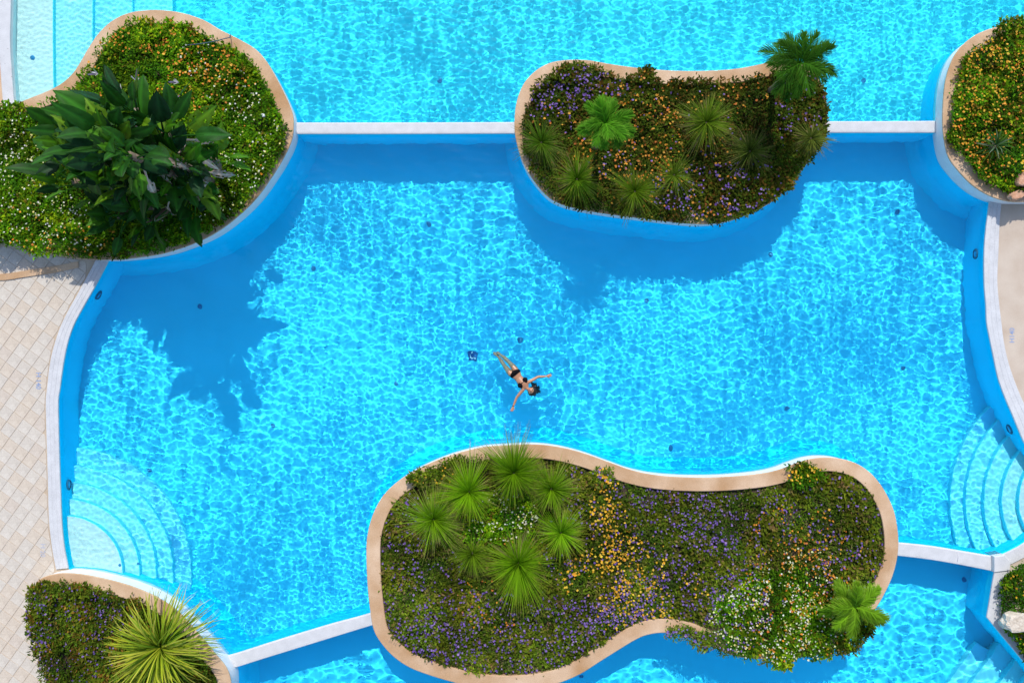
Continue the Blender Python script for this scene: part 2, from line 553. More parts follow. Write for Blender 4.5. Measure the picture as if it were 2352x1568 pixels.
for i in range(-40, 40):
    for j in range(-40, 40):
        x, y = rot2((i + .5) * TS, (j + .5) * TS, ANG)
        x += org[0]; y += org[1]
        corners = [(x + rot2(sx * TS / 2, sy * TS / 2, ANG)[0], y + rot2(sx * TS / 2, sy * TS / 2, ANG)[1]) for sx, sy in ((-1, -1), (1, -1), (1, 1), (-1, 1))]
        ins = inside(np.array(corners + [(x, y)]), cut_zone)
        if not ins.any():
            continue
        me = paver_meshes[random.randrange(10)]
        if not ins[:4].all():      # a cut paver at the rim
            hh = TS / 2 - GAP / 2
            g = np.linspace(-hh, hh, 9)
            pts = np.array([(a, b) for a in g for b in g])
            wp = np.array([rot2(a, b, ANG) for a, b in pts]) + (x, y)
            k = inside(wp, offset(cut_zone, -.012))
            if k.sum() < 14:
                continue
            kp = pts[k]
            # convex hull of what stays
            kp = kp[np.lexsort((kp[:, 1], kp[:, 0]))]
            def half(ps):
                o = []
                for p in ps:
                    while len(o) > 1 and (o[-1][0] - o[-2][0]) * (p[1] - o[-2][1]) - (o[-1][1] - o[-2][1]) * (p[0] - o[-2][0]) <= 0: o.pop()
                    o.append(tuple(p))
                return o
            hull = half(kp)[:-1] + half(kp[::-1])[:-1]
            mm = me.materials[0]
            me = prism('paver', hull, -.02, .010, .004)
            me.materials.append(mm)
        o = bpy.data.objects.new('paver', me)
        col.objects.link(o)
        o.parent = deck_l
        o.location = (x, y, ZD)
        o.rotation_euler = (0, 0, ANG)
        ntile += 1
print('pavers', ntile)

# ------------------------------------------------------------------ overflow walls between the pools
def overflow(pa, pb, z, zb, label, joints=()):
    """wall between two matching px lines (upper and lower edge)"""
    a, b = spline(PP(pa, z), 6, False), spline(PP(pb, z), 6, False)
    root = empty('overflow_wall', (*((a.mean(0) + b.mean(0)) / 2), z), label, 'wall', 'overflow walls between the pools')
    loc = np.array(root.location)
    prof = [(0, zb - z), (0, -.035), (.04, -.008), (.10, 0), (.86, 0), (.88, -.006), (.9, 0), (.97, -.006), (1, -.03), (1, zb - z)]
    loops = [at_z(a + (b - a) * t, z + dz) - loc for t, dz in prof]
    me = rings('wall', loops, False, False)
    o = link('crest', me, [M['white'], M['wall_tile']], root)
    for p in me.polygons:
        if abs(p.normal.z) < .3 and p.center.z < -.2: p.material_index = 1
    receiver(o)
    return root
overflow([(640, 281), (900, 281), (1205, 280)], [(640, 308), (900, 308), (1205, 307)], .17, -1.6, 'long straight white overflow wall between the left and middle islands')
overflow([(1870, 278), (2000, 278), (2170, 277)], [(1870, 305), (2000, 305), (2170, 305)], .17, -1.6, 'short straight white overflow wall reaching the right island')
overflow([(515, 1506), (549.7, 1497), (644.5, 1466.8), (758, 1432.6), (827, 1414), (880, 1398)], [(515, 1540), (540, 1533), (606.6, 1512), (720, 1477), (827, 1444), (880, 1428)], .04, -1.61,
         'slanting white overflow wall from the flax bed to the large bottom island')
overflow([(2040, 1243), (2062, 1245), (2136, 1252.7), (2212, 1265), (2296, 1279)], [(2040, 1274), (2062, 1276), (2136, 1285), (2212, 1298), (2292, 1314)], .04, -1.61,
         'white overflow wall with a dark crack right of the large bottom island')
cr = [P(2198, 1268, .045), P(2201, 1278, .045), P(2199, 1289, .045)]
o = link('joint', tube_mesh('joint', [(x, y, .0405) for x, y in cr], .006, 5), M['grey_paint'], bpy.data.objects['overflow_wall.003'])
o.location = -Vector(bpy.data.objects['overflow_wall.003'].location)

# ------------------------------------------------------------------ planters
A_out = [(671, 262), (673, 287), (669, 321), (650, 363), (624, 405), (591, 451), (548, 494), (498, 532), (443, 559), (380, 580), (316, 591), (253, 596), (190, 594), (127, 584), (63, 566),
         (0, 545), (-80, 510), (-200, 460), (-300, 400), (-260, 320), (-120, 270), (0, 250), (70, 226), (130, 200), (165, 172), (187, 140), (202, 114), (228, 76), (262, 46), (304, 29), (359, 24), (413, 30), (464, 46),
         (506, 70), (548, 91), (586, 114), (612, 143), (637, 186), (658, 228)]
B_out = [(1183, 276), (1188, 234), (1203, 195), (1227, 167), (1259, 147.5), (1297.5, 139.4), (1350, 139.4), (1403, 148.6), (1473, 158), (1544, 163.3), (1614, 164), (1684, 160), (1737, 151), (1772, 143), (1807, 139),
         (1842, 147), (1871, 167), (1888, 198.5), (1897, 234), (1899, 276), (1892, 307.5), (1874, 343), (1846, 385), (1814, 423.5), (1783, 455), (1737, 483), (1684, 504), (1624.5, 514), (1561, 511), (1491, 502.7),
         (1420.6, 494), (1350, 483), (1297.5, 471), (1262, 453.4), (1230.7, 420), (1206, 381), (1192, 342.7), (1184, 307.5)]
C_out = [(842.6, 1277), (844.5, 1231.8), (856, 1186), (876.8, 1144.5), (907, 1112), (948.8, 1083.9), (998, 1060), (1051, 1041), (1112, 1027), (1168.8, 1023), (1225.6, 1021), (1282.5, 1027), (1339.4, 1041), (1396, 1061),
         (1450, 1080), (1510, 1092), (1586.7, 1097), (1662.5, 1096), (1738, 1089.5), (1787.6, 1080), (1833, 1063), (1871, 1053), (1916.5, 1052), (1962, 1063), (2000, 1087.6), (2030, 1125.5), (2053, 1174.8), (2062.4, 1231.7),
         (2060.5, 1277), (2049, 1322.6), (2030, 1364), (2015, 1390), (1992, 1424), (1958, 1460), (1916, 1489), (1863.4, 1504.6), (1795, 1512), (1719, 1510), (1681.5, 1502.7), (1643.5, 1487.5), (1605.6, 1470.5), (1567.7, 1457),
         (1522, 1451.5), (1484, 1457), (1454, 1470.5), (1417, 1493), (1377, 1518), (1331.8, 1546.5), (1282.5, 1567), (1230, 1578), (1170, 1582), (1100, 1578), (1043.6, 1565.5), (990.5, 1550), (941, 1531), (903, 1504.8),
         (873, 1470.7), (857.8, 1440), (850, 1391), (845, 1338)]
D_out = [(2352, 52.7), (2316.6, 57), (2274.5, 67.5), (2240.7, 82), (2211, 105.5), (2190, 135), (2175.3, 177), (2169, 219), (2166.9, 270), (2169, 312), (2179.5, 358.6), (2202.7, 392), (2236.5, 426), (2274.5, 449), (2312.4, 461),
         (2352, 463), (2420, 460), (2520, 440), (2600, 380), (2630, 260), (2600, 150), (2500, 80), (2420, 58)]
E_out = [(90, 1332), (131, 1318), (182, 1318.9), (242.6, 1330.3), (303, 1347.3), (360, 1372), (409.5, 1406), (455, 1455.4), (493, 1501), (522, 1540), (530, 1590), (520, 1700), (440, 1780), (250, 1780), (140, 1700), (120, 1600), (98, 1520), (78, 1450), (72, 1400), (76, 1360)]

def planter(outline, zt, label, bed_drop=.13, cw=.37, wall_bottom=-1.62, waterline=-.03, name='planter', cove=True):
    p = ccw(spline([P(a, b, zt) for a, b in outline], 5))
    c = p.mean(0)
    root = empty(name, (c[0], c[1], waterline), label, 'planter', 'raised stone planters in and beside the pool')
    q = p - c
    dz = waterline
    body = offset(q, -.015)
    o = link('wall', rings('wall', [at_z(body, waterline - dz - .02), at_z(body, zt - .05 - dz)]), M['render'], root)
    receiver(o)
    lv = [at_z(offset(q, -.012), waterline + .0 - dz)]
    if cove:
        for t in np.linspace(0, 1, 7):
            r = .32
            lv.append(at_z(offset(q, -.012 + r * (1 - cos(t * pi / 2))), DEEP + .004 + r * (1 - sin(t * pi / 2)) - dz))
    else:
        lv.append(at_z(offset(q, -.012), wall_bottom - dz))
    o = link('tiled_base', rings('tiled_base', lv), M['wall_tile'], root)
    receiver(o)
    prof = [(-.02, -.055), (.012, -.05), (.015, -.015), (0, 0), (-cw + .015, 0), (-cw, -.015), (-cw, -.2)]
    o = link('coping', rings('coping', [at_z(offset(q, a), zt + b - dz) for a, b in prof], True, False), M['tan'], root)
    s = offset(q, -cw + .02)
    link('soil', mesh_py('soil', at_z(s, zt - bed_drop - dz), [tuple(range(len(s)))]), M['soil'], root)
    return root, p, offset(p, -cw)

ZI = .60
plA, outA, bedA = planter(A_out, ZI, 'large planter island at upper left holding the big paddle-leaved clump')
plB, outB, bedB = planter(B_out, ZI, 'kidney-shaped planter island at top middle between two white overflow walls')
plC, outC, bedC = planter(C_out, ZI, 'largest planter island at the bottom, dumbbell-shaped with tan coping', waterline=-.16)
plD, outD, bedD = planter(D_out, ZI, 'planter island at the right edge full of yellow and orange flowers')
plE, outE, bedE = planter(E_out, .55, 'planter in the paved corner at bottom left holding the flax', waterline=-.16)

# ------------------------------------------------------------------ the three water sheets
low_edge = [(2450, 1262), (2330, 1283), (2288, 1296), (2212, 1282), (2136, 1269), (2060, 1261), (1900, 1261), (1000, 1385), (850, 1424), (540, 1516)]
HOLES = [offset(o, -.45) for o in (outA, outB, outC, outD, outE)]
water('water', (110, 288, 2440, 1530), 0.0, [(110, 293), (2435, 293)] + low_edge + [(110, 1516)], .0245,
      [(1.2, .085, .20, (1.2, .25)), (1.0, .14, .40, (1.5, .8)), (.4, .26, .70, (.9, .6))], 3, (.35, .72))
water('water', (10, -130, 2440, 294), ZU, [(12, -126), (2436, -126), (2436, 292), (12, 292)], .024,
      [(1.5, .08, .18, (1.57, .45)), (1.3, .12, .34, (1.5, .8)), (.6, .16, .36, (1.0, .6))], 23)
water('water', (500, 1240, 2440, 1640), ZL, [(505, 1516)] + low_edge[::-1] + [(2435, 1635), (505, 1635)], .030,
      [(1.1, .11, .26, (1.4, .3)), (1.0, .22, .55, (1.5, .6))], 43)
# the upper and lower pools go on beyond the frame, with broader ripples
water('water', (10, -680, 3280, 300), ZU, [(12, -128), (2434, -128), (2434, 292), (3270, 292), (3270, -670), (12, -670)], .08, [(1.3, .34, .8, (1.57, .5))], 63)
water('water', (500, 1620, 2460, 2060), ZL, [(505, 1634), (2435, 1634), (2435, 2050), (505, 2050)], .08, [(1.3, .34, .8, (1.4, .3))], 73)

# ------------------------------------------------------------------ foliage generators (numpy meshes)
def orient(n, el_lo, el_hi, az=None):
    az = rng.uniform(0, 2 * pi, n) if az is None else az
    el = rng.uniform(el_lo, el_hi, n)
    return np.stack([np.cos(az) * np.cos(el), np.sin(az) * np.cos(el), np.sin(el)], 1)

def leaf_quads(base, d, L, W, colr):
    """diamond leaves: base (n,3), unit direction d, length L, width W, colour (n,3)"""
    n = len(base)
    up = np.tile([0, 0, 1.], (n, 1)) + rng.normal(0, .35, (n, 3))
    s = np.cross(d, up); s /= np.linalg.norm(s, axis=1)[:, None] + 1e-9
    nn = np.cross(s, d)
    m = base + d * (L * .5)[:, None] + nn * (L * .08)[:, None]
    tip = base + d * L[:, None] - nn * (L * .10)[:, None]
    v = np.stack([base, m - s * (W * .5)[:, None], tip, m + s * (W * .5)[:, None]], 1).reshape(-1, 3)
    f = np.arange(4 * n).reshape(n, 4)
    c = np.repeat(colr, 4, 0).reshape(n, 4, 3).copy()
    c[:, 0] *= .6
    return v, f, c.reshape(-1, 3)

def mixcol(n, cols, w, jitter=.25):
    idx = rng.choice(len(cols), n, p=np.array(w) / sum(w))
    c = np.array(cols)[idx] * rng.uniform(1 - jitter, 1 + jitter, (n, 1))
    return np.clip(c, 0, 1)

GREENS = {
    'dusty': [(.085, .14, .006), (.12, .18, .009), (.045, .095, .005), (.13, .14, .022), (.17, .14, .05)],
    'fresh': [(.065, .19, .002), (.10, .25, .003), (.035, .12, .003), (.18, .30, .004), (.11, .10, .008)],
    'mixed': [(.07, .12, .006), (.105, .14, .009), (.04, .09, .005), (.15, .095, .014), (.075, .13, .006)],
}

def in_bed(pts, bed, lip, shifts):
    k = inside(pts, offset(bed, lip))
    for sx, sy in [(a * q, b * q) for a, b in shifts for q in (.4, .7, 1)]:
        k |= inside(pts + (sx, sy) + (.12 * (vnoise(pts[:, 0], pts[:, 1], 78, .22) - .5))[:, None], bed)
    return k

def bed_points(bed, n, over=(), lip=.04, shifts=()):
    """random plan points in the bed (and in overhanging patches given as px ellipses)"""
    lo, hi = bed.min(0), bed.max(0)
    pts = rng.uniform(lo - .5, hi + .5, (int(n), 2))
    k = in_bed(pts, bed, lip, shifts)
    for (cx, cy, rx, ry) in over:
        x, y = P(cx, cy, .6)
        e = ((pts[:, 0] - x) / (rx * S)) ** 2 + ((pts[:, 1] - y) / (ry * S)) ** 2
        k |= e + .5 * (vnoise(pts[:, 0], pts[:, 1], 77, .25) - .5) < 1
    v = np.abs(pts[:, 0]) < 17.5
    v &= np.abs(pts[:, 1]) < 12.5
    return pts[k & v]

def canopy(pts, bed, zb, hmin, hmax, seed, scale=.9, ramp=.35, over=(), shifts=()):
    """height of the foliage over the soil"""
    d = edge_dist(pts, bed)
    n = np.clip(.55 * vnoise(pts[:, 0], pts[:, 1], seed, scale) + .45 * vnoise(pts[:, 0], pts[:, 1], seed + 1, scale * .3), 0, 1) ** 1.3 * 1.25
    z = zb + (hmin + (hmax - hmin) * n) * (.45 + .55 * np.clip(d / ramp, 0, 1))
    out = ~inside(pts, bed)            # stems that lie over the coping, and those just behind them
    for sx, sy in shifts:
        out |= ~inside(pts - (sx * .7, sy * .7), bed)
    for (cx, cy, rx, ry) in over:
        x, y = P(cx, cy, .6)
        out |= (((pts[:, 0] - x) / (rx * S)) ** 2 + ((pts[:, 1] - y) / (ry * S)) ** 2 < 1.15) & (d < .28)
    z[out] = np.maximum(z[out], zb + .27 + .16 * n[out])
    return z

def px_of(pts, z):
    k = S * (H - z) / H
    return pts[:, 0] / k + 1176, 784 - pts[:, 1] / k

def ground_cover(name, label, bed, zb, per_m2, pal, weights, hmin, hmax, seed, over=(), leafL=(.06, .12), bare=0.0, blossoms=(), pal2=None, zone2=None, lip=.04, shifts=()):
    lo, hi = bed.min(0) - .5, bed.max(0) + .5
    A = (hi - lo).prod()
    clump = bed_points(bed, A * per_m2 / 9., over, lip, shifts)
    if bare:
        nz = .6 * vnoise(clump[:, 0], clump[:, 1], seed + 5, .8) + .4 * vnoise(clump[:, 0], clump[:, 1], seed + 6, .25)
        clump = clump[nz > bare * rng.uniform(.6, 1.2, len(clump))]
    zc = canopy(clump, bed, zb, hmin, hmax, seed, over=over, shifts=shifts)
    n = len(clump); K = 9
    tone = mixcol(n, GREENS[pal], weights, .3)
    if pal2:
        t2 = mixcol(n, GREENS[pal2], weights, .3)
        x, y = px_of(clump, zb)
        q = np.zeros(n, bool)
        for (cx, cy, rx, ry) in zone2:
            q |= ((x - cx) / rx) ** 2 + ((y - cy) / ry) ** 2 + 1.2 * (vnoise(clump[:, 0], clump[:, 1], seed + 9, .5) - .5) < 1
        tone[q] = t2[q]
    pa = vnoise(clump[:, 0], clump[:, 1], seed + 41, .75)
    pb = vnoise(clump[:, 0], clump[:, 1], seed + 42, .45)
    tone = tone * (.55 + 1.0 * pa)[:, None]
    tone[:, 0] *= .75 + .6 * pb
    b = np.repeat(np.column_stack([clump, zc]), K, 0)
    b[:, :2] += rng.normal(0, .045, (n * K, 2))
    b[:, 2] -= rng.uniform(.0, .16, n * K)
    d = orient(n * K, -.1, 1.0)
    L = rng.uniform(*leafL, n * K) * np.repeat(.7 + .9 * pb, K)
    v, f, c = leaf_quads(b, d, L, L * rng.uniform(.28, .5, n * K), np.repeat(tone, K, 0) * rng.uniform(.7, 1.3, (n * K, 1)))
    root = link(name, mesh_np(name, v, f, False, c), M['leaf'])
    tag(root, label, 'flower bed', None, 'stuff')
    for (bname, cols, regions, size) in blossoms:
        pts = []
        for (cx, cy, rx, ry, dens) in regions:
            (x, y) = P(cx, cy, zb + .2)
            ax, ay = rx * S, ry * S
            m = int(pi * ax * ay * dens * 2.3)
            r = np.sqrt(rng.random(m)); t = rng.uniform(0, 2 * pi, m)
            pts.append(np.stack([x + r * ax * np.cos(t), y + r * ay * np.sin(t)], 1))
        pts = np.concatenate(pts)
        k = in_bed(pts, bed, lip, shifts)
        for (cx, cy, rx, ry) in over:
            x, y = P(cx, cy, .6)
            k |= ((pts[:, 0] - x) / (rx * S)) ** 2 + ((pts[:, 1] - y) / (ry * S)) ** 2 < .9
        cl = vnoise(pts[:, 0], pts[:, 1], seed + 31, .35)
        k &= cl > rng.uniform(.05, .62, len(pts))
        pts = pts[k & (np.abs(pts[:, 0]) < 17) & (np.abs(pts[:, 1]) < 12)]
        if len(pts) == 0: continue
        # each head is a small cluster of petals
        z = canopy(pts, bed, zb, hmin, hmax, seed, over=over, shifts=shifts) + rng.uniform(.01, .09, len(pts))
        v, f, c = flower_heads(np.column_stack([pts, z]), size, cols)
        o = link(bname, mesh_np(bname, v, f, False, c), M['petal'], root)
        tag(o, kind='stuff')
    return root

def flower_heads(ctr, size, cols):
    n = len(ctr)
    nrm = orient(n, .7, 1.57)
    nrm = nrm + np.array([0, .15, .2]); nrm /= np.linalg.norm(nrm, axis=1)[:, None]
    a = np.cross(nrm, np.tile([1, 0, 0.], (n, 1))); a /= np.linalg.norm(a, axis=1)[:, None]
    b = np.cross(nrm, a)
    r = rng.uniform(size * .45, size * 1.1, n)
    base = mixcol(n, cols, [1] * len(cols), .22)
    V, C = [], []
    K = 5
    ph = rng.uniform(0, 2 * pi, n)
    for k in range(K):
        t = ph + 2 * pi * k / K
        d = a * np.cos(t)[:, None] + b * np.sin(t)[:, None]
        s = -a * np.sin(t)[:, None] + b * np.cos(t)[:, None]
        rr = r * rng.uniform(.8, 1.15, n)
        V.append(np.stack([ctr, ctr + d * (rr * .62)[:, None] + s * (rr * .42)[:, None] + nrm * (rr * .22)[:, None],
                           ctr + d * rr[:, None] + nrm * (rr * .12)[:, None],
                           ctr + d * (rr * .62)[:, None] - s * (rr * .42)[:, None] + nrm * (rr * .22)[:, None]], 1))
        cc = np.repeat(base[:, None, :], 4, 1).copy()
        cc[:, 0] *= .65
        C.append(cc * rng.uniform(.85, 1.15, (n, 1, 1)))
    V = np.concatenate(V).reshape(-1, 3); C = np.clip(np.concatenate(C).reshape(-1, 3), 0, 1)
    return V, np.arange(len(V)).reshape(-1, 4), C

PURPLE = [(.24, .12, .52), (.32, .18, .62), (.18, .09, .42), (.40, .26, .62)]
ORANGE = [(.80, .28, .02), (.85, .36, .03), (.70, .20, .02), (.82, .44, .05)]
YELLOW = [(.85, .48, .02), (.88, .56, .05), (.82, .38, .02)]
WHITE = [(.72, .74, .52), (.74, .72, .62), (.74, .66, .22), (.70, .72, .34), (.78, .78, .72)]

zb = ZI - .13
ground_cover('flower_bed', 'green and white flowering ground cover round the big paddle-leaved clump', bedA, zb, 2300, 'fresh', (3, 3, 2, 2, .6), .12, .55, 101,
             over=[(20, 525, 70, 40), (110, 562, 60, 22), (30, 275, 60, 30), (-20, 400, 120, 130)], shifts=[(0, .30), (-.16, .22), (.15, .2)],
             blossoms=[('orange_blossoms', ORANGE, [(330, 75, 110, 50, 26), (240, 110, 40, 60, 26), (450, 120, 90, 60, 26), (530, 170, 70, 60, 22), (470, 200, 100, 60, 14), (170, 555, 120, 35, 14), (60, 520, 90, 40, 8), (400, 300, 260, 230, 1.5)], .038),
                       ('white_blossoms', WHITE, [(50, 320, 100, 90, 24), (70, 480, 110, 80, 26), (180, 520, 90, 60, 20), (580, 330, 70, 110, 18), (520, 420, 90, 90, 12), (460, 140, 40, 40, 18), (540, 230, 60, 60, 12), (430, 530, 120, 40, 9)], .030)],
             pal2='fresh', zone2=[(600, 190, 60, 90)])
ground_cover('flower_bed', 'olive ground cover with orange and purple flowers on the kidney-shaped island', bedB, zb, 2300, 'mixed', (3, 2, 2, 2, 2), .10, .50, 202,
             over=[(1330, 172, 50, 22), (1480, 180, 16, 20)], shifts=[(0, .36), (-.3, .2), (-.3, 0), (.12, .25)],
             blossoms=[('orange_blossoms', ORANGE, [(1480, 330, 150, 110, 24), (1500, 230, 120, 60, 14), (1430, 400, 120, 70, 14), (1600, 380, 110, 80, 10), (1700, 210, 60, 50, 18), (1300, 300, 90, 80, 6), (1560, 480, 130, 30, 12)], .036),
                       ('purple_blossoms', PURPLE, [(1280, 200, 80, 60, 34), (1350, 190, 80, 40, 24), (1430, 200, 60, 30, 22), (1270, 250, 60, 40, 22), (1620, 440, 130, 60, 30), (1700, 430, 90, 60, 24), (1830, 260, 60, 90, 14), (1480, 300, 220, 160, 3.5), (1420, 380, 40, 30, 14)], .036)])
ground_cover('flower_bed', 'dusty green ground cover with purple, yellow and white flowers on the largest island', bedC, zb, 2000, 'dusty', (3, 3, 2.5, 1.5, .9), .05, .36, 303, bare=.20,
             over=[(1840, 1088, 44, 24), (1380, 1090, 24, 22), (1085, 1068, 80, 22), (1000, 1096, 50, 22), (1570, 1448, 50, 14), (1640, 1462, 60, 24), (1720, 1480, 80, 26), (1800, 1486, 110, 26), (1900, 1462, 70, 32), (1960, 1428, 36, 36), (1790, 1512, 22, 18)],
             blossoms=[('purple_blossoms', PURPLE, [(1180, 1470, 320, 110, 42), (960, 1380, 130, 140, 26), (1480, 1250, 230, 170, 26), (1640, 1200, 200, 110, 28), (1600, 1400, 200, 110, 28), (1930, 1200, 110, 110, 22), (930, 1180, 60, 90, 26), (1430, 1410, 130, 90, 28), (1950, 1320, 80, 60, 22), (1340, 1080, 50, 26, 26)], .033),
                       ('yellow_blossoms', YELLOW, [(1390, 1100, 34, 30, 60), (1390, 1150, 40, 50, 44), (1400, 1220, 55, 70, 44), (1440, 1290, 90, 80, 46), (1370, 1320, 90, 60, 34), (1460, 1400, 90, 70, 36), (1600, 1340, 40, 30, 24), (1840, 1085, 44, 22, 90), (1000, 1090, 60, 24, 30)], .036),
                       ('orange_blossoms', ORANGE, [(1830, 1230, 110, 80, 22), (1830, 1330, 120, 90, 22), (1120, 1390, 80, 60, 16), (1810, 1430, 130, 90, 14), (1200, 1270, 60, 40, 10), (1930, 1290, 80, 60, 10)], .034),
                       ('white_blossoms', WHITE, [(1150, 1185, 85, 60, 34), (1760, 1420, 130, 90, 44), (1830, 1330, 110, 70, 22), (1860, 1450, 90, 60, 22), (1790, 1530, 20, 22, 40)], .030)],
             pal2='fresh', zone2=[(1800, 1420, 170, 110), (1150, 1190, 110, 70), (1840, 1085, 50, 26)], lip=-.03)
ground_cover('flower_bed', 'bushy ground cover with yellow and orange flowers on the right island', bedD, zb, 2300, 'fresh', (2, 2, 3, 1, 2), .2, .75, 404,
             over=[(2330, 76, 60, 22), (2205, 290, 30, 60)], shifts=[(0, .12), (.15, .0)],
             blossoms=[('yellow_blossoms', YELLOW, [(2300, 120, 90, 70, 44), (2240, 180, 60, 90, 34), (2210, 290, 50, 70, 26), (2260, 400, 80, 50, 24)], .038),
                       ('orange_blossoms', ORANGE, [(2260, 250, 90, 160, 22), (2220, 330, 50, 80, 26), (2330, 200, 60, 90, 22)], .036)])
ground_cover('flower_bed', 'low green ground cover with purple flowers beside the flax', bedE, .42, 2400, 'mixed', (3, 2, 1, 2, 2), .05, .24, 505,
             shifts=[(.36, 0), (.36, .1), (.36, -.15), (.2, -.2)], lip=.05,
             blossoms=[('purple_blossoms', PURPLE, [(170, 1440, 110, 130, 22), (90, 1420, 40, 90, 26), (250, 1390, 80, 40, 16)], .030)])

# bottom right bed on the deck (no coping of its own)
F_bed = ccw(np.array([P(a, b, .2) for a, b in spline([(2326, 1308), (2352, 1292), (2400, 1270), (2470, 1300), (2500, 1450), (2470, 1580), (2380, 1530), (2330, 1460), (2308, 1420), (2296, 1370), (2306, 1330)], 4)]))
ground_cover('flower_bed', 'dark green shrubs with orange flowers round the pale boulder at bottom right', F_bed, .12, 2600, 'fresh', (1, 1, 4, .4, 1), .3, .8, 606, lip=.1,
             blossoms=[('orange_blossoms', YELLOW, [(2345, 1335, 40, 40, 40), (2340, 1500, 40, 40, 20)], .036)])

# ------------------------------------------------------------------ rosettes of thin leaves, palms, flax
def strips(base, dirs, L, W, droop, segs=4, c0=(.06, .12, .01), c1=(.3, .22, .06), tipfrom=.6):
    """curved tapering blades, one quad strip each"""
    n = len(base)
    side = np.cross(dirs, np.tile([0, 0, 1.], (n, 1)))
    side += rng.normal(0, .25, (n, 3))
    side -= (side * dirs).sum(1)[:, None] * dirs
    side /= np.linalg.norm(side, axis=1)[:, None] + 1e-9
    rows, cols_ = [], []
    tone = rng.uniform(.7, 1.3, (n, 1))
    for k in range(segs + 1):
        t = k / segs
        p = base + dirs * (L * t)[:, None]
        p[:, 2] -= droop * (t ** 2) * L
        w = W * ((1 - t) ** .55 * .85 + .15) * (.55 + .45 * min(1, t * 4))
        rows.append(np.stack([p - side * w[:, None], p + side * w[:, None]], 1))
        mixv = np.clip((t - tipfrom) / (1 - tipfrom), 0, 1) ** 1.3
        cc = (np.array(c0) * (1 - mixv) + np.array(c1) * mixv) * tone
        cols_.append(np.repeat(cc[:, None, :], 2, 1))
    V = np.stack(rows, 1)          # n, segs+1, 2, 3
    C = np.stack(cols_, 1)
    idx = np.arange(n * (segs + 1) * 2).reshape(n, segs + 1, 2)
    F = np.stack([idx[:, :-1, 0], idx[:, :-1, 1], idx[:, 1:, 1], idx[:, 1:, 0]], -1).reshape(-1, 4)
    return V.reshape(-1, 3), F, np.clip(C.reshape(-1, 3), 0, 1)

def grass_rosette(px, py, zc, R, label, n=420, c0=(.10, .17, .012), c1=(.28, .27, .03), el=(-.45, 1.15), lean=(0, 0)):
    x, y = P(px, py, zc)
    root = empty('rosette_plant', (x, y, zb), label, 'plant', 'fine-leaved rosette plants on the islands')
    h = zc - zb
    link('stem', tube_mesh('stem', [(0, 0, -.05), (.02, .01, h * .5), (0, 0, h)], [.07, .06, .05], 8), M['bark'], root)
    n = int(n * 1.5)
    az = rng.uniform(0, 2 * pi, n) + .12 * rng.normal(size=n)
    lean = (rng.normal(0, .17), rng.normal(0, .17) - .05)
    d = orient(n, el[0], el[1], az) + np.array([lean[0], lean[1], 0])
    d /= np.linalg.norm(d, axis=1)[:, None]
    b = d * .04 + np.array([0, 0, h])
    L = rng.uniform(.5, 1.15, n) * R * (.62 + .72 * vnoise(np.cos(az) * 2, np.sin(az) * 2, int(px), .8))
    v, f, c = strips(b, d, L, rng.uniform(.005, .0095, n), rng.uniform(.0, .45, n), 4, c0, c1, .7)
    old = (d[:, 2] < -.1) & (rng.random(n) < .7)       # dry skirt of old leaves
    cc = c.reshape(n, -1, 3); cc[old] = cc[old] * .4 + np.array((.17, .12, .06)); c = np.clip(cc.reshape(-1, 3), 0, 1)
    o = link('leaves', mesh_np('leaves', v, f, False, c), M['leaf'], root)
    tag(o, kind='stuff')
    return root

G1 = (.15, .32, .003)
grass_rosette(1180, 1086, 1.25, 1.0, 'bright round rosette plant nearest the pool on the largest island', 620, G1)
grass_rosette(1078, 1128, 1.2, .95, 'bright round rosette plant second from the pool, left of the topmost one', 520, G1)
grass_rosette(995, 1192, 1.15, .98, 'leftmost round rosette plant on the largest island, with straw-coloured tips', 520, (.15, .30, .004), (.36, .27, .11))
grass_rosette(1266, 1122, 1.1, .85, 'round rosette plant right of the topmost one on the largest island', 420, (.15, .30, .004), (.28, .23, .06))
grass_rosette(1288, 1222, 1.05, .8, 'round rosette plant beside the yellow flower drift on the largest island', 380, (.13, .28, .004))
grass_rosette(1190, 1292, 1.1, 1.15, 'lowest and widest round rosette plant on the largest island', 620, G1)
grass_rosette(1085, 1270, .95, .7, 'small thin rosette plant left of the lowest one on the largest island', 260, (.14, .26, .006), (.28, .23, .06))
G2 = (.09, .17, .008)
grass_rosette(1243, 328, 1.0, .8, 'rosette plant at the left tip of the kidney-shaped island', 260, (.07, .15, .005), (.2, .17, .05))
grass_rosette(1325, 412, 1.05, .82, 'rosette plant with dark heart at lower left of the kidney-shaped island', 320, (.075, .16, .004))
grass_rosette(1458, 440, 1.05, .8, 'rosette plant on the lower rim of the kidney-shaped island', 300, (.11, .20, .005), (.26, .24, .05))
grass_rosette(1622, 282, 1.4, 1.0, 'largest olive rosette plant in the middle of the kidney-shaped island', 300, (.085, .15, .005), (.18, .15, .035))
grass_rosette(1722, 348, 1.0, .75, 'shaded rosette plant in the right half of the kidney-shaped island', 220, (.07, .11, .010), (.18, .14, .05))
grass_rosette(1548, 402, .95, .8, 'sparse rosette plant among orange flowers on the kidney-shaped island', 170, (.09, .15, .008), (.22, .18, .045))
grass_rosette(1862, 318, 1.0, .6, 'small olive rosette plant at the right tip of the kidney-shaped island', 240, (.08, .11, .012))

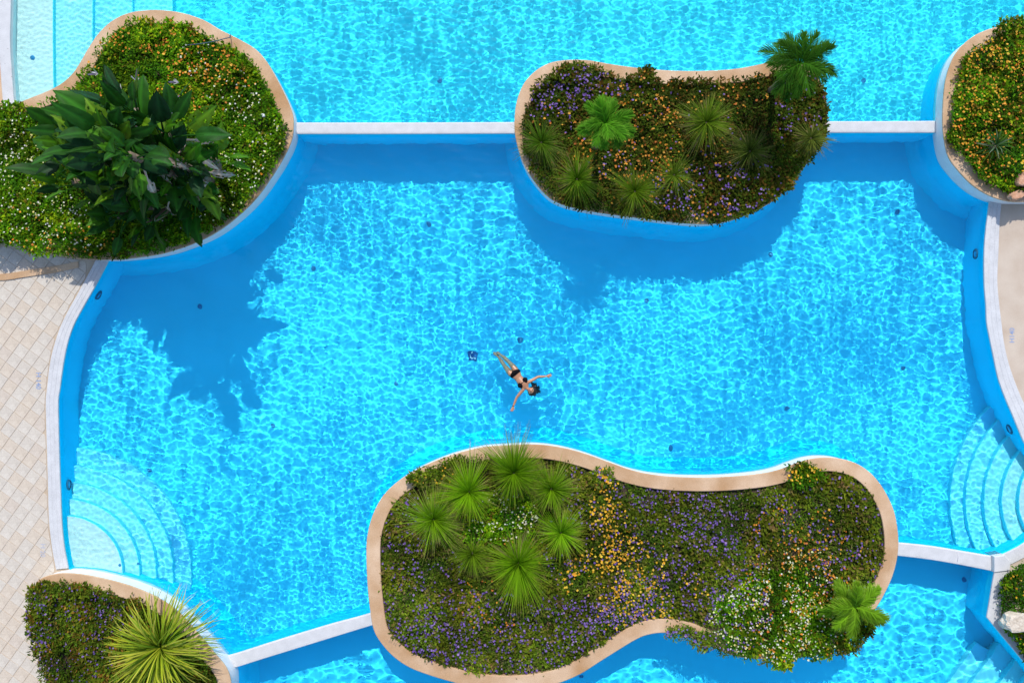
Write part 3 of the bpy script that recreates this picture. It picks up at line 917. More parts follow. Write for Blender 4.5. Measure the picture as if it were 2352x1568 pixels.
def frond_mesh(name, L, W, n, c0, c1, arch, seed, fold=.35):
    """a feather frond along +x: rachis and leaflets both sides"""
    r = np.random.default_rng(seed)
    V, F, C = [], [], []
    ts = np.linspace(.12, 1, n)
    off = 0
    def rach(t): return np.array([L * t * (1 - .12 * arch * t), 0, L * (.35 * t - .75 * arch * t * t)])
    for s in (-1, 1):
        base = np.array([rach(t) for t in ts])
        wl = W * np.sin(pi * (.12 + .86 * ts)) ** .6 * r.uniform(.85, 1.1, n)
        ang = .95 - .55 * ts + r.normal(0, .08, n)
        d = np.stack([np.cos(ang), s * np.sin(ang), fold - .5 * ts + r.normal(0, .12, n)], 1)
        d /= np.linalg.norm(d, axis=1)[:, None]
        v, f, c = strips(base, d, wl, np.full(n, .011), np.full(n, .55), 3, c0, c1, .7)
        V.append(v); F.append(f + off); C.append(c); off += len(v)
    pts = np.array([rach(t) for t in np.linspace(0, 1, 9)])
    w = np.linspace(.016, .003, 9)
    v = np.stack([pts + np.stack([0 * w, -w, 0 * w], 1), pts + np.stack([0 * w, w, .5 * w], 1)], 1).reshape(-1, 3)
    i = np.arange(18).reshape(9, 2)
    f = np.stack([i[:-1, 0], i[:-1, 1], i[1:, 1], i[1:, 0]], 1)
    V.append(v); F.append(f + off); C.append(np.tile(np.array(c0) * 1.6, (18, 1)))
    return mesh_np(name, np.concatenate(V), np.concatenate(F), False, np.clip(np.concatenate(C), 0, 1))

def palm(px, py, zc, L, label, nf, c0, c1, seed, W=.30, el=(-.1, .95), bend=(0, 0), zbase=zb, dead=0):
    r = random.Random(seed)
    x, y = P(px, py, zc)
    root = empty('palm', (x, y, zbase), label, 'palm', 'small palms on the islands')
    h = zc - zbase
    trunk = [(bend[0], bend[1], -.1), (bend[0] * .8, bend[1] * .8, h * .3), (bend[0] * .35, bend[1] * .35, h * .65), (0, 0, h)]
    link('trunk', tube_mesh('trunk', trunk, [.12, .09, .08, .07], 10), M['bark'], root)
    ms = []
    for k in range(4):
        me = frond_mesh('frond', L, W * L, 44, c0, c1, (.55, .8, 1.0, .7)[k], seed * 10 + k)
        me.materials.append(M['leaf'])
        ms.append(me)
    for k in range(nf):
        o = bpy.data.objects.new('frond', ms[k % 4])
        col.objects.link(o); o.parent = root
        o.location = (0, 0, h)
        e = el[0] + (el[1] - el[0]) * ((k * .618) % 1)
        o.rotation_euler = (r.uniform(-.25, .25), -e, 2 * pi * k / nf * 3.0 + r.uniform(-.25, .25) + k * .13)
        s = r.uniform(.8, 1.1)
        o.scale = (s, s, s)
    return root
palm(1390, 283, 3.2, .68, 'fresh green feathery palm in the left half of the kidney-shaped island', 20, (.06, .20, .006), (.14, .30, .02), 3, .42, (-.3, 1.0))
palm(1836, 146, 3.0, .95, 'tall dark green palm leaning over the top right coping of the kidney-shaped island', 26, (.03, .11, .004), (.07, .17, .008), 4, .36, (-.5, .9))
palm(1962, 1392, 1.4, .85, 'light green palm at the lower right end of the largest island', 22, (.13, .28, .008), (.24, .38, .03), 6, .36, (-.3, .8))

def blade_mesh(name, L, W, seed, c0, c1, bend):
    """one sword-shaped leaf along +x, folded along its middle"""
    n = 7
    V, C = [], []
    for k in range(n):
        t = k / (n - 1)
        x = L * t * (1 - .18 * bend * t)
        z = L * (-.55 * bend * t ** 2.4)
        w = W * (.55 + .9 * t - 1.43 * t ** 2.2) if t < 1 else .001
        w = max(w, .0015)
        V += [(x, -w, z + w * .35), (x, 0, z - w * .15), (x, w, z + w * .35)]
        m = t ** 2
        cc = np.array(c0) * (1 - m) + np.array(c1) * m
        C += [cc * .95, cc * 1.25, cc * .95]
    F = []
    for k in range(n - 1):
        for j in range(2):
            a = k * 3 + j
            F.append((a, a + 1, a + 4, a + 3))
    me = mesh_np(name, V, F, True, np.clip(C, 0, 1))
    me.materials.append(M['leaf'])
    return me

def sword_plant(name, px, py, zc, n, Ls, Ws, label, cat, pal, seed, el, zbase, twist=.4, spread=.1):
    r = random.Random(seed)
    x, y = P(px, py, zc)
    root = empty(name, (x, y, zbase), label, cat)
    h = zc - zbase
    link('stem', tube_mesh('stem', [(0, 0, -.05), (0, .02, h * .5), (0, 0, h)], [.12, .11, .08], 9), M['bark'], root)
    ms = [blade_mesh('leaf', Ls * r.uniform(.8, 1.15), Ws * r.uniform(.8, 1.2), k, *pal[k % len(pal)], r.uniform(.05, 1.3)) for k in range(8)]
    for k in range(n):
        o = bpy.data.objects.new('leaf', ms[r.randrange(8)])
        col.objects.link(o); o.parent = root
        a = 2 * pi * k * .618034
        e = el[0] + (el[1] - el[0]) * (k / n)
        rr = spread * (1 - k / n)
        o.location = (rr * cos(a), rr * sin(a), h + r.uniform(-.08, .04) + (k / n) * .05)
        o.rotation_euler = (r.uniform(-twist, twist), -e + r.uniform(-.12, .12), a + r.uniform(-.15, .15))
    return root
sword_plant('flax_plant', 372, 1483, 1.3, 260, 1.42, .032, 'big yellow-green sword-leaved flax in the bottom left planter', 'plant',
            [((.24, .32, .012), (.44, .42, .03)), ((.17, .27, .010), (.36, .38, .03)), ((.28, .32, .02), (.50, .44, .08)), ((.09, .18, .010), (.26, .32, .02))], 9, (-.35, 1.2), .42, .6, .22)
sword_plant('agave_plant', 2285, 335, 1.05, 34, .5, .028, 'grey-green strap-leaved agave among the flowers of the right island', 'plant',
            [((.02, .06, .01), (.05, .11, .02)), ((.05, .10, .04), (.2, .24, .16)), ((.02, .06, .008), (.09, .16, .01))], 12, (-.1, 1.1), zb)

# ------------------------------------------------------------------ the big paddle-leaved clump (bird of paradise)
def paddle_mesh(name, L, W, pet, seed, c0, droop=.5, torn=0.0):
    """petiole along +x then a long paddle blade folded on its midrib"""
    r = np.random.default_rng(seed)
    n, m = 13, 6
    V, C, F = [], [], []
    def spine(s):  # s metres from the base
        tot = pet + L
        u = s / tot
        return np.array([s * (1 - .10 * droop * u), 0, -droop * tot * .42 * u ** 2.6])
    for k in range(n):
        t = k / (n - 1)
        c = spine(pet + L * t)
        w = W * max(.02, min(1, ((t + .015) / .2)) ** .55 * (1 - max(0, (t - .35) / .65) ** 2.3))
        if t > .97: w = .012
        for j in range(-m // 2, m // 2 + 1):
            q = j / (m / 2)
            wv = .02 * sin(9 * t + 3 * q + seed) * abs(q)
            edge = w * q * (1 + (r.normal(0, .03 + torn) if abs(q) == 1 else 0))
            V.append((c[0] - abs(q) ** 2 * .05 * W, edge, c[2] + abs(q) * w * .34 - abs(q) ** 3 * w * .2 + wv))
            cc = np.array(c0) * (1.9 if j == 0 else (1.0 + .25 * sin(22 * t + abs(j)) * .5))
            C.append(cc)
    cw = m + 1
    for k in range(n - 1):
        for j in range(m):
            a = k * cw + j
            if torn and abs(j - (m - 1) / 2) > .6 and r.random() < torn: continue
            F.append((a, a + 1, a + cw + 1, a + cw))
    off = len(V)
    K = 6
    for k in range(6):
        c = spine((pet + .25 * L) * k / 5)
        rad = .032 * (1 - .55 * k / 5)
        for j in range(K):
            V.append((c[0], rad * cos(2 * pi * j / K), c[2] - .006 + rad * sin(2 * pi * j / K)))
            C.append(np.array(c0) * 1.5)
    for k in range(5):
        for j in range(K):
            F.append((off + k * K + j, off + k * K + (j + 1) % K, off + (k + 1) * K + (j + 1) % K, off + (k + 1) * K + j))
    me = mesh_np(name, V, F, True, np.clip(C, 0, 1))
    me.materials.append(M['glossy_leaf'])
    return me

def bird_of_paradise():
    r = random.Random(21)
    cx, cy = -8.85, 4.6
    root = empty('bird_of_paradise', (cx, cy, zb), 'giant dark green paddle-leaved bird of paradise clump on the upper left island', 'plant')
    ms = []
    for k in range(16):
        c0 = [(.012, .060, .006), (.018, .085, .005), (.010, .045, .012), (.040, .13, .005), (.014, .07, .006), (.075, .16, .006)][k % 6]
        ms.append(paddle_mesh('leaf', r.uniform(.75, 1.2), r.uniform(.19, .31), r.uniform(.35, .85), k, c0, r.uniform(.2, .9), (0.0, .05, .0, .12)[k % 4]))
    dead = [paddle_mesh('dead_leaf', .8, .10, .5, 50 + k, (.34, .27, .22), 1.4, .12) for k in range(2)]
    # stems: offset x,y, height, fan azimuth, number of leaves
    stems = [(.55, -.55, 4.9, 2.4, 20), (.05, -.05, 4.6, 2.9, 20), (.75, .25, 3.6, .5, 18), (.25, .55, 4.0, 1.9, 18), (-.35, -.35, 3.9, 2.7, 18), (.35, -.1, 3.0, .9, 16), (-.15, .35, 3.1, 2.0, 16),
             (.95, -.35, 3.1, -.3, 15), (-.75, .1, 3.0, 2.9, 16), (-.6, .8, 2.7, 2.2, 14), (.8, -.6, 2.0, -.2, 14), (.0, -.8, 2.0, -2.2, 14), (1.2, .1, 1.7, .3, 12), (.4, -.9, 1.2, -1.0, 11), (-.6, -1.1, 1.4, -2.2, 13),
             (-1.5, .5, 2.6, 2.6, 14), (-2.0, .1, 2.4, 2.9, 14), (-1.4, -.4, 2.3, 3.3, 14), (-2.4, -.5, 1.7, 3.2, 12), (-1.8, -.9, 1.4, -2.4, 11), (-2.2, .6, 1.9, 2.5, 11), (-1.1, -.6, 2.1, 3.0, 15), (-.5, -.7, 2.5, -2.6, 15), (-1.5, -1.3, 1.2, -2.3, 12), (-.8, -1.4, 1.0, -1.9, 12), (.5, -.5, 2.7, 2.4, 15), (-.2, .1, 3.5, 2.2, 16)]
    for si, (sx, sy, h, az, n) in enumerate(stems):
        stem = link('stem', tube_mesh('stem', [(sx * .6, sy * .6, -.1), (sx * .75, sy * .75, h * .35), (sx * .92, sy * .92, h * .7), (sx, sy, h)], [.13, .11, .10, .08], 9), M['bark'], root)
        for k in range(n):
            o = bpy.data.objects.new('leaf', ms[r.randrange(16)])
            col.objects.link(o); o.parent = stem
            side = 1 if k % 2 else -1
            t = k / (n - 1)
            e = radians(8 + 74 * t)            # lowest leaves lie flat, youngest stand up
            a = az + (0 if side > 0 else pi) + r.uniform(-.9, .9)
            o.location = (sx + r.uniform(-.05, .05), sy + r.uniform(-.05, .05), h - .45 + .5 * t)
            o.rotation_euler = (r.uniform(-1.2, 1.2), -e + r.uniform(-.25, .25), a)
            s = (.62 + .16 * min(1, h / 3.5)) * r.uniform(.65, 1.2)
            o.scale = (s, s, s)
        for k in range(2 if h > 1.8 else 0):
            o = bpy.data.objects.new('dead_leaf', dead[k % 2])
            col.objects.link(o); o.parent = stem
            o.location = (sx, sy, h - .55)
            o.rotation_euler = (r.uniform(-.4, .4), r.uniform(.2, .7), r.uniform(0, 6.28))
    # boat-shaped flower heads with pale sepals
    def flower(x, y, z, az, s):
        v, f, c = [], [], []
        def blade(L, W, el, az2, colr):
            d = np.array([[cos(az2) * cos(el), sin(az2) * cos(el), sin(el)]])
            a, b, cc = strips(np.zeros((1, 3)), d, np.array([L]), np.array([W]), np.array([.1]), 4, colr, colr, .9)
            f.append(b + sum(len(q) for q in v)); v.append(a); c.append(cc)
        blade(.42, .045, .25, 0, (.10, .11, .20)); blade(.40, .04, .32, .12, (.13, .10, .16))
        for k in range(7):
            blade(r.uniform(.2, .3), .022, r.uniform(.4, 1.3), r.uniform(-1.2, 1.2), (.66, .62, .64))
        me = mesh_np('flower', np.concatenate(v), np.concatenate(f), False, np.concatenate(c))
        me.materials.append(M['petal'])
        o = bpy.data.objects.new('flower', me)
        col.objects.link(o); o.parent = root
        o.location = (x, y, z); o.rotation_euler = (0, 0, az); o.scale = (s, s, s)
    for (px, py, z, s) in ((385, 245, 3.3, 1.0), (398, 262, 3.0, .9), (312, 185, 3.3, .7), (280, 215, 3.4, .8), (225, 170, 3.0, .6), (180, 270, 2.7, .9), (360, 270, 3.1, .8), (410, 190, 2.6, .6), (250, 295, 3.1, .8), (370, 255, 3.2, .9)):
        x, y = P(px, py, z)
        flower(x - cx, y - cy, z - zb, r.uniform(0, 6.28), s)
    return root
bird_of_paradise()

# ------------------------------------------------------------------ rocks, hose
def rock(name, px, py, z, size, m, label, seed):
    r = random.Random(seed)
    bm = bmesh.new()
    bmesh.ops.create_icosphere(bm, subdivisions=3, radius=1)
    n = Vector((r.random() * 9, r.random() * 9, r.random() * 9))
    from mathutils import noise
    for v in bm.verts:
        k = 1 + .35 * noise.noise(v.co * 1.1 + n) + .14 * noise.noise(v.co * 3 + n)
        v.co = v.co * k
        v.co.x = max(-.85, min(.85, v.co.x)); v.co.z = max(-.6, min(.6, v.co.z)); v.co.y = max(-.9, min(.8, v.co.y))
        v.co = Vector((v.co.x * size[0], v.co.y * size[1], v.co.z * size[2]))
    me = bpy.data.meshes.new(name); bm.to_mesh(me); bm.free()
    o = link(name, me, m)
    x, y = P(px, py, z)
    o.location = (x, y, z - size[2] * .3)
    o.rotation_euler = (0, 0, r.uniform(-.5, .5))
    return tag(o, label, 'rock')
rock('boulder', 2345, 1428, .75, (.55, .30, .35), M['rock'], 'pale flat boulder among the shrubs at bottom right', 3)
rock('boulder', 2350, 412, .9, (.16, .22, .25), M['rock2'], 'reddish rock at the lower right of the right island', 4)
rock('boulder', 2338, 447, .8, (.26, .15, .2), M['rock2'], 'pale reddish rock lying on the lower rim of the right island', 5)
rock('stone', 603, 265, .95, (.08, .05, .06), M['render'], 'small white stone among the ground cover near the left overflow wall', 6)
hp = [(430, 104), (452, 101), (472, 97), (492, 92), (510, 86), (523, 82)]
o = link('garden_hose', tube_mesh('garden_hose', [(*P(a, b, .95), .95 - .03 * i) for i, (a, b) in enumerate(hp)] + [(*P(529, 79, .62), .62)], .013, 6), M['hose'])
tag(o, 'thin dark blue hose lying over the flowers at the top of the left island', 'hose')

# ------------------------------------------------------------------ fittings under water, painted marks
def lathe(prof, k=20):
    v, f = [], []
    for r_, z in prof:
        for j in range(k):
            v.append((r_ * cos(2 * pi * j / k), r_ * sin(2 * pi * j / k), z))
    for i in range(len(prof) - 1):
        for j in range(k):
            f.append((i * k + j, i * k + (j + 1) % k, (i + 1) * k + (j + 1) % k, (i + 1) * k + j))
    f.append(tuple(range((len(prof) - 1) * k, len(prof) * k)))
    return v, f
inlet = mesh_py('floor_inlet', *lathe([(.068, 0), (.068, .012), (.058, .018), (.040, .018), (.036, .010), (.03, .022), (.008, .026)]))
inlet.materials.append(M['dark_metal'])
spots = [(1195, 781, 'round dark floor inlet right above the floating woman'), (720, 617, 'dark floor inlet right of the left island shadow'),
         (985, 515, 'dark floor inlet below the long straight overflow wall'), (910, 880, 'dark floor inlet left of the floating woman'),
         (627, 977, 'dark floor inlet at the tip of the plant shadow'), (343, 1080, 'dark floor inlet off the left curved steps'),
         (460, 703, 'dark floor inlet inside the left island shadow'), (1770, 585, 'dark floor inlet inside the kidney-shaped island shadow'),
         (1485, 690, 'dark floor inlet just below the kidney-shaped island shadow'), (2062, 487, 'dark floor inlet below the short overflow wall'),
         (2073, 845, 'dark floor inlet in the right part of the middle pool'), (1807, 937, 'dark floor inlet above the neck of the largest island, to the right'),
         (1540, 1028, 'dark floor inlet above the waist of the largest island'), (2200, 1075, 'dark floor inlet beside the right curved steps'),
         (480, 1393, 'dark floor inlet near the flax planter wall')]
for px, py, lab in spots:
    o = bpy.data.objects.new('floor_inlet', inlet); col.objects.link(o)
    o.location = (*PW(px, py, 1.4), DEEP + .003)
    tag(o, lab, 'inlet', 'floor inlets of the pools'); receiver(o)
for px, py, d, zf, lab in [(1010, 185, ZU + 1.05, -1.047, 'dark floor inlet of the upper pool above the long overflow wall'), (1983, 185, ZU + 1.05, -1.047, 'dark floor inlet of the upper pool right of the tall palm'),
                           (75, 133, .22, ZU - .217, 'dark inlet on the pale top step at upper left')]:
    o = bpy.data.objects.new('floor_inlet', inlet); col.objects.link(o)
    o.location = (*PW(px, py, d, ZU), zf)
    tag(o, lab, 'inlet', 'floor inlets of the pools'); receiver(o)
for px, py, lab in [(1335, 1553, 'dark floor inlet of the lower pool beside the tan coping'), (1624, 1492, 'dark floor inlet of the lower pool in the island shadow'), (2214, 1330, 'dark floor inlet of the lower pool below the right overflow wall')]:
    o = bpy.data.objects.new('floor_inlet', inlet); col.objects.link(o)
    o.location = (*PW(px, py, 1.23, ZL), DEEP + .003)
    tag(o, lab, 'inlet', 'floor inlets of the pools'); receiver(o)
for px, py, d in ((275, 1297, .27), (318, 1293, .495)):
    o = bpy.data.objects.new('step_inlet', inlet); col.objects.link(o)
    o.location = (*PW(px, py, d), -d + .003); o.scale = (.6, .6, .6)
    tag(o, 'small blue fitting on the top step at lower left' if d < .3 else 'small blue fitting on the second step at lower left', 'inlet', 'step fittings'); receiver(o)

# underwater wall lights
def wall_light(px, py, depth, line, label):
    """round lamp set on the pool wall nearest to the given place"""
    w = spline(PP(line, ZD), 5, False)
    tx, ty = PW(px, py, depth)
    i = int(np.argmin(((w - (tx, ty)) ** 2).sum(1)))
    i = min(max(i, 1), len(w) - 2)
    t = w[i + 1] - w[i - 1]; t /= np.linalg.norm(t)
    nrm = np.array([t[1], -t[0]])
    if nrm @ (-w[i]) < 0: nrm = -nrm
    p = w[i] + nrm * .004
    root = empty('pool_light', (p[0], p[1], -depth), label, 'light', 'round lights in the pool walls')
    root.rotation_euler = (0, pi / 2, math.atan2(nrm[1], nrm[0]))
    v, f = lathe([(.15, 0), (.15, .03), (.13, .045), (.105, .04), (.10, .02)])
    me = mesh_py('ring', v, f[:-1], True)
    o = link('ring', me, M['ring'], root); receiver(o)
    v, f = lathe([(.101, .01), (.10, .022), (.06, .034), (.01, .038)])
    o = link('lens', mesh_py('lens', v, f, True), M['lens'], root); receiver(o)
wall_light(222, 676, .45, pool_left, 'round light in the left pool wall just below the left island')
wall_light(150, 1112, .45, pool_left, 'round light in the left pool wall above the curved steps')
wall_light(2248, 587, .45, right_pool, 'round light in the right pool wall near the right island')
wall_light(2322, 985, .45, right_pool, 'round light in the right pool wall above the right steps')

# dark blue tile with a white emblem on the pool floor
ex, ey = PW(1085, 818, 1.4)
et = empty('emblem_tile', (ex, ey, DEEP), 'dark blue square tile with white emblem on the pool floor left of the woman', 'tile')
o = link('slab', prism('slab', [(-.145, -.145), (.145, -.145), (.145, .145), (-.145, .145)], .002, .016, .004), plain('emblem_blue', (.010, .10, .30), .5, .2), et); receiver(o)
we = plain('emblem_white', (.75, .88, .9), .6, .2)
def flat_path(pts, w, z):
    p = spline(pts, 5, False)
    t = np.gradient(p, axis=0); t /= np.linalg.norm(t, axis=1)[:, None]
    nn = np.stack([-t[:, 1], t[:, 0]], 1)
    return rings('mark', [at_z(p + nn * w, z), at_z(p - nn * w, z)], False, False)
o = link('mark', mesh_py('mark', [(-.015 + .03 * cos(a), .095 + .024 * sin(a), .020) for a in np.linspace(0, 2 * pi, 14, endpoint=False)], [tuple(range(14))]), we, et); receiver(o)
o = link('mark', flat_path([(-.07, .055), (-.06, .0), (-.045, -.045), (.0, -.06), (.05, -.03), (.09, -.05), (.10, -.10)], .013, .020), we, et); receiver(o)

def painted_text(body, px, py, z, size, rot, m, label):
    cu = bpy.data.curves.new('depth_marking', 'FONT')
    cu.body = body; cu.size = size; cu.align_x = 'CENTER'; cu.align_y = 'CENTER'; cu.offset = .003
    tmp = bpy.data.objects.new('tmp', cu); col.objects.link(tmp)
    dg = bpy.context.evaluated_depsgraph_get()
    me = bpy.data.meshes.new_from_object(tmp.evaluated_get(dg))
    me.name = 'depth_marking'
    bpy.data.objects.remove(tmp)
    me.materials.clear()
    o = link('depth_marking', me, m)
    x, y = P(px, py, z)
    o.location = (x, y, z); o.rotation_euler = (0, 0, rot)
    return tag(o, label, 'marking', 'painted depth markings')
painted_text('H 140', 88, 874, ZD + .016, .19, -pi / 2, M['blue_paint'], 'faded blue depth marking H 140 on the left pavers')
painted_text('H 20', 98, 1263, ZD + .016, .19, -pi / 2, M['grey_paint'], 'faded grey depth marking on the pavers beside the curved steps')
painted_text('H140', 2325, 770, ZD + .004, .19, pi / 2, M['blue_paint'], 'blue depth marking H140 on the beige deck at right')
painted_text('H N', 902, 1476, ZI + .004, .13, radians(-28), M['brown_paint'], 'small brown marking on the lower left coping of the largest island')

# ------------------------------------------------------------------ the floating woman
def loft(bm, pts, rw, rt, k=12, up=(0, 0, 1)):
    """closed elliptical tube: pts, half-widths in plan, half-thicknesses in height"""
    pts = [Vector(p) for p in pts]
    rows = []
    for i, p in enumerate(pts):
        d = (pts[min(i + 1, len(pts) - 1)] - pts[max(i - 1, 0)]).normalized()
        a = d.cross(Vector(up)).normalized()
        b = a.cross(d).normalized()
        rows.append([bm.verts.new(p + a * (rw[i] * cos(2 * pi * j / k)) + b * (rt[i] * sin(2 * pi * j / k))) for j in range(k)])
    for i in range(len(rows) - 1):
        for j in range(k):
            bm.faces.new((rows[i][j], rows[i][(j + 1) % k], rows[i + 1][(j + 1) % k], rows[i + 1][j]))
    bm.faces.new(rows[0][::-1]); bm.faces.new(rows[-1])

def ball(bm, c, r, sub=2):
    g = bmesh.ops.create_icosphere(bm, subdivisions=sub, radius=1)
    for v in g['verts']:
        v.co = Vector((v.co.x * r[0], v.co.y * r[1], v.co.z * r[2])) + Vector(c)
    return g['verts']

def woman():
    q = .001734
    def W(zx, zy, z): return Vector(((zx / 7.112 + 1029 - 1176) * S, (784 - (zy / 7.112 + 771.8)) * S, z))
    org = W(1150, 680, 0); org.z = 0
    root = empty('person', org, 'person in a black bikini floating on her back with arms spread in the pool', 'person')
    def w(zx, zy, z): return W(zx, zy, z) - org
    skin, nt, b = new_mat('skin')
    b.inputs['Base Color'].default_value = (.50, .27, .17, 1)
    b.inputs['Roughness'].default_value = .4
    b.inputs['Subsurface Weight'].default_value = .0
    n = nt.nodes.new('ShaderNodeTexNoise'); n.inputs['Scale'].default_value = 9
    r = nt.nodes.new('ShaderNodeValToRGB'); r.color_ramp.elements[0].color = (.36, .165, .085, 1); r.color_ramp.elements[1].color = (.47, .24, .135, 1)
    nt.links.new(n.outputs[0], r.inputs[0]); nt.links.new(r.outputs[0], b.inputs['Base Color'])
    bm = bmesh.new()
    # torso: hips, waist, ribs, shoulders, neck
    loft(bm, [w(1068, 566, -.05), w(1090, 600, -.04), w(1115, 632, -.035), w(1152, 682, -.03), w(1190, 730, -.02), w(1225, 775, -.01), w(1255, 810, -.01), w(1276, 832, -.005), w(1290, 848, .0)],
         [.10, .155, .15, .112, .125, .14, .145, .10, .055], [.08, .10, .095, .082, .095, .105, .085, .06, .05], 16)
    loft(bm, [w(1278, 834, .0), w(1300, 856, .005), w(1330, 872, .01)], [.055, .048, .05], [.05, .045, .05])
    # breasts
    ball(bm, w(1258, 712, .055), (.062, .062, .045)); ball(bm, w(1180, 798, .055), (.062, .062, .045))
    # head with face turned up
    ball(bm, w(1357, 888, .02), (.088, .092, .10), 3)
    hd = (w(1357, 888, 0) - w(1290, 848, 0)).normalized()   # towards the crown
    sd = Vector((-hd.y, hd.x, 0))
    fc = w(1357, 888, .02)
    loft(bm, [fc - hd * .085 + Vector((0, 0, .02)), fc - hd * .05 + Vector((0, 0, .07))], [.03, .045], [.03, .04])       # chin
    loft(bm, [fc + hd * .015 + Vector((0, 0, .10)), fc - hd * .01 + Vector((0, 0, .118)), fc - hd * .022 + Vector((0, 0, .108))], [.007, .012, .016], [.01, .014, .01], 8)   # nose
    for s in (-1, 1):
        ball(bm, fc + sd * (s * .088) + Vector((0, 0, .02)), (.018, .018, .03), 1)   # ears
    # legs
    loft(bm, [w(1120, 590, -.04), w(1100, 548, -.05), w(1062, 496, -.07), w(1010, 438, -.10), w(985, 412, -.115), w(935, 365, -.16), w(880, 322, -.22), w(845, 298, -.25)],
         [.085, .092, .080, .056, .052, .056, .040, .033], [.085, .09, .08, .056, .052, .055, .042, .036])
    loft(bm, [w(1062, 622, -.04), w(1025, 612, -.05), w(980, 560, -.09), w(925, 490, -.15), w(905, 462, -.17), w(868, 402, -.23), w(825, 345, -.30), w(800, 318, -.33)],
         [.085, .092, .080, .056, .052, .056, .040, .033], [.085, .09, .08, .056, .052, .055, .042, .036])
    for pts in ([w(848, 300, -.25), w(832, 288, -.235), w(808, 272, -.25), w(790, 260, -.27)], [w(803, 321, -.33), w(786, 306, -.315), w(760, 284, -.33), w(740, 268, -.35)]):
        loft(bm, pts, [.034, .042, .044, .022], [.036, .045, .030, .014])
    # arms
    arms = [([w(1290, 760, .01), w(1322, 745, .012), w(1390, 710, .005), w(1468, 664, -.01), w(1500, 661, -.01), w(1560, 660, -.005), w(1612, 655, .0)], w(1612, 655, 0), (w(1672, 638, 0) - w(1612, 655, 0))),
            ([w(1212, 846, .01), w(1228, 872, .012), w(1175, 935, .005), w(1122, 1002, -.01), w(1108, 1035, -.01), w(1085, 1095, -.005), w(1066, 1150, .0)], w(1066, 1150, 0), (w(1044, 1210, 0) - w(1066, 1150, 0)))]
    for ai, (pts, wr, d) in enumerate(arms):
        loft(bm, pts, [.05, .052, .045, .037, .038, .032, .024], [.05, .052, .045, .037, .038, .030, .021])
        d = d.normalized(); s = Vector((-d.y, d.x, 0))
        loft(bm, [wr - d * .01, wr + d * .03, wr + d * .085], [.024, .036, .038], [.018, .017, .014])
        for fi, (o_, L) in enumerate(((-.030, .062), (-.010, .075), (.010, .072), (.030, .055))):
            b0 = wr + d * .08 + s * o_
            dd = (d + s * o_ * 4).normalized()
            loft(bm, [b0, b0 + dd * L * .5 + Vector((0, 0, .006)), b0 + dd * L * .8, b0 + dd * L - Vector((0, 0, .006))], [.0095, .009, .0085, .006], [.0095, .009, .0085, .006], 8)
        th = s * (-1 if ai == 0 else 1)
        b0 = wr + d * .025 + th * .028
        dd = (d * .75 + th * .7).normalized()
        loft(bm, [b0, b0 + dd * .03, b0 + dd * .06], [.012, .011, .008], [.012, .011, .008], 8)
    me = bpy.data.meshes.new('body'); bm.to_mesh(me); bm.free()
    body = link('body', me, skin, root); receiver(body)
    rm = body.modifiers.new('fuse', 'REMESH'); rm.mode = 'VOXEL'; rm.voxel_size = .0065; rm.use_smooth_shade = True
    sm = body.modifiers.new('soften', 'SMOOTH'); sm.factor = .5; sm.iterations = 4
    # hair fanned out on the water
    hairm = plain('dark_hair', (.010, .008, .007), .45, .4)
    bm = bmesh.new()
    ball(bm, fc + hd * .04 - Vector((0, 0, .025)), (.135, .135, .085), 3)
    hc = w(1384, 880, -.03)
    rr = random.Random(4)
    for k in range(44):
        a0 = math.atan2(sd.y, sd.x)
        a = math.atan2(hd.y, hd.x) + rr.uniform(-1.75, 1.75)
        d = Vector((cos(a), sin(a), 0))
        L = rr.uniform(.13, .19)
        if -.2 < (math.atan2((d.cross(hd)).z, d.dot(hd))) * -1: L += rr.uniform(.02, .07)
        c = Vector((0, 0, rr.uniform(-.03, .02)))
        turn = Vector((-d.y, d.x, 0)) * rr.uniform(-.05, .05)
        loft(bm, [hc + c, hc + d * L * .5 + c + turn * .3, hc + d * L * .85 + turn * .7 - Vector((0, 0, .01)), hc + d * L + turn - Vector((0, 0, .025))], [.03, .026, .016, .005], [.022, .016, .01, .004], 6)
    for k in range(22):      # the mass drifting beside her shoulder
        t = k / 21
        p0 = w(1375 + 10 * t, 850, -.02)
        loft(bm, [p0, w(1385 + 45 * t, 815 + 12 * t, -.01), w(1370 + 72 * t, 778 + 20 * t, -.015), w(1352 + 95 * t, 752 + 30 * t + rr.uniform(-10, 10), -.035)], [.03, .03, .024, .006], [.02, .018, .012, .004], 6)
    me = bpy.data.meshes.new('hair'); bm.to_mesh(me); bm.free()
    for p in me.polygons: p.use_smooth = True
    link('hair', me, hairm, root)
    # face details
    dk = plain('dark_eye', (.03, .02, .015), .4, .4)
    for s in (-1, 1):
        bm = bmesh.new(); ball(bm, fc + hd * .012 + sd * (s * .034) + Vector((0, 0, .092)), (.014, .012, .008), 2)
        me = bpy.data.meshes.new('eye'); bm.to_mesh(me); bm.free(); link('eye', me, dk, body)
    bm = bmesh.new(); ball(bm, fc - hd * .046 + Vector((0, 0, .096)), (.018, .018, .008), 2)
    me = bpy.data.meshes.new('mouth'); bm.to_mesh(me); bm.free(); link('mouth', me, plain('lips', (.42, .09, .08), .4, .4), body)
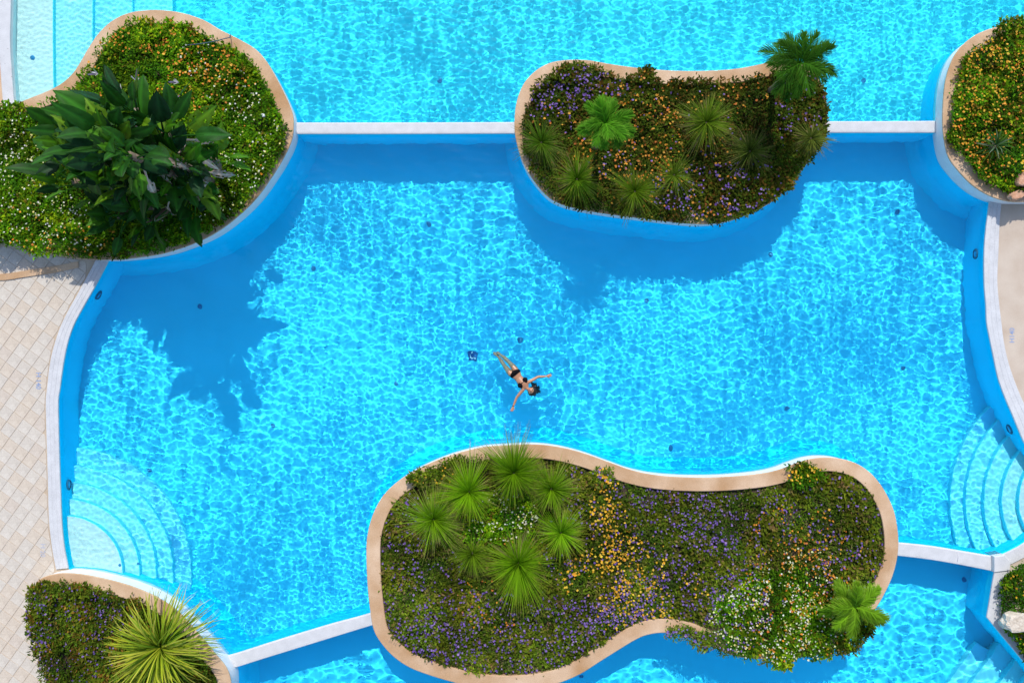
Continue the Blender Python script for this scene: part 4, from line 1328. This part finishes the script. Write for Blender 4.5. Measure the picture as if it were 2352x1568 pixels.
    # bikini
    bk = plain('black_fabric', (.004, .004, .006), .8, .1)
    bd = (w(1225, 775, 0) - w(1090, 600, 0)).normalized()
    bs = Vector((-bd.y, bd.x, 0))
    for c in (w(1256, 710, .058), w(1178, 800, .058)):
        bm = bmesh.new(); vs = ball(bm, (0, 0, 0), (1, 1, 1), 3)
        for v in vs:      # a rounded triangle of cloth, narrowing towards the neck
            a, b_ = v.co.x, v.co.y
            k = 1 - .45 * max(0, a)
            v.co = c + bd * (a * .085 + .012) + bs * (b_ * .078 * k) + Vector((0, 0, v.co.z * .050))
        me = bpy.data.meshes.new('bikini_cup'); bm.to_mesh(me); bm.free()
        for p in me.polygons: p.use_smooth = True
        link('bikini_cup', me, bk, root)
    def band(name, c, wd, th, h, front):
        """elliptical band round the body, dipping in front"""
        loops = []
        for u in (0, .5, 1):
            L = []
            for j in range(28):
                a = 2 * pi * j / 28
                dip = front * max(0, sin(a)) ** 3 * (1 - u)
                p = c + bd * (h * (u - .5) - dip) + bs * (wd * cos(a)) + Vector((0, 0, th * sin(a)))
                L.append(tuple(p))
            loops.append(np.array(L))
        o = link(name, rings(name, loops), bk, root)
        so = o.modifiers.new('thick', 'SOLIDIFY'); so.thickness = .004
    band('bikini_strap', w(1212, 758, -.01), .140, .110, .018, 0)
    band('bikini_brief', w(1098, 612, -.035), .163, .108, .075, .07)
    bm = bmesh.new()
    loft(bm, [w(1058, 570, -.15), w(1052, 558, -.08), w(1066, 575, .035), w(1088, 600, .070)], [.03, .035, .055, .10], [.02, .02, .016, .010], 12)
    me = bpy.data.meshes.new('bikini_gusset'); bm.to_mesh(me); bm.free(); link('bikini_gusset', me, bk, root)
    # dark bracelet on the lower wrist
    link('bracelet', tube_mesh('bracelet', [w(1066, 1143, 0) + Vector((.03 * cos(a), .006 * sin(a), .027 * sin(a))) for a in np.linspace(0, 2 * pi, 13)], .006, 6), bk, root)
woman()

print('triangles', sum(len(m.loops) - 2 * len(m.polygons) for m in bpy.data.meshes))
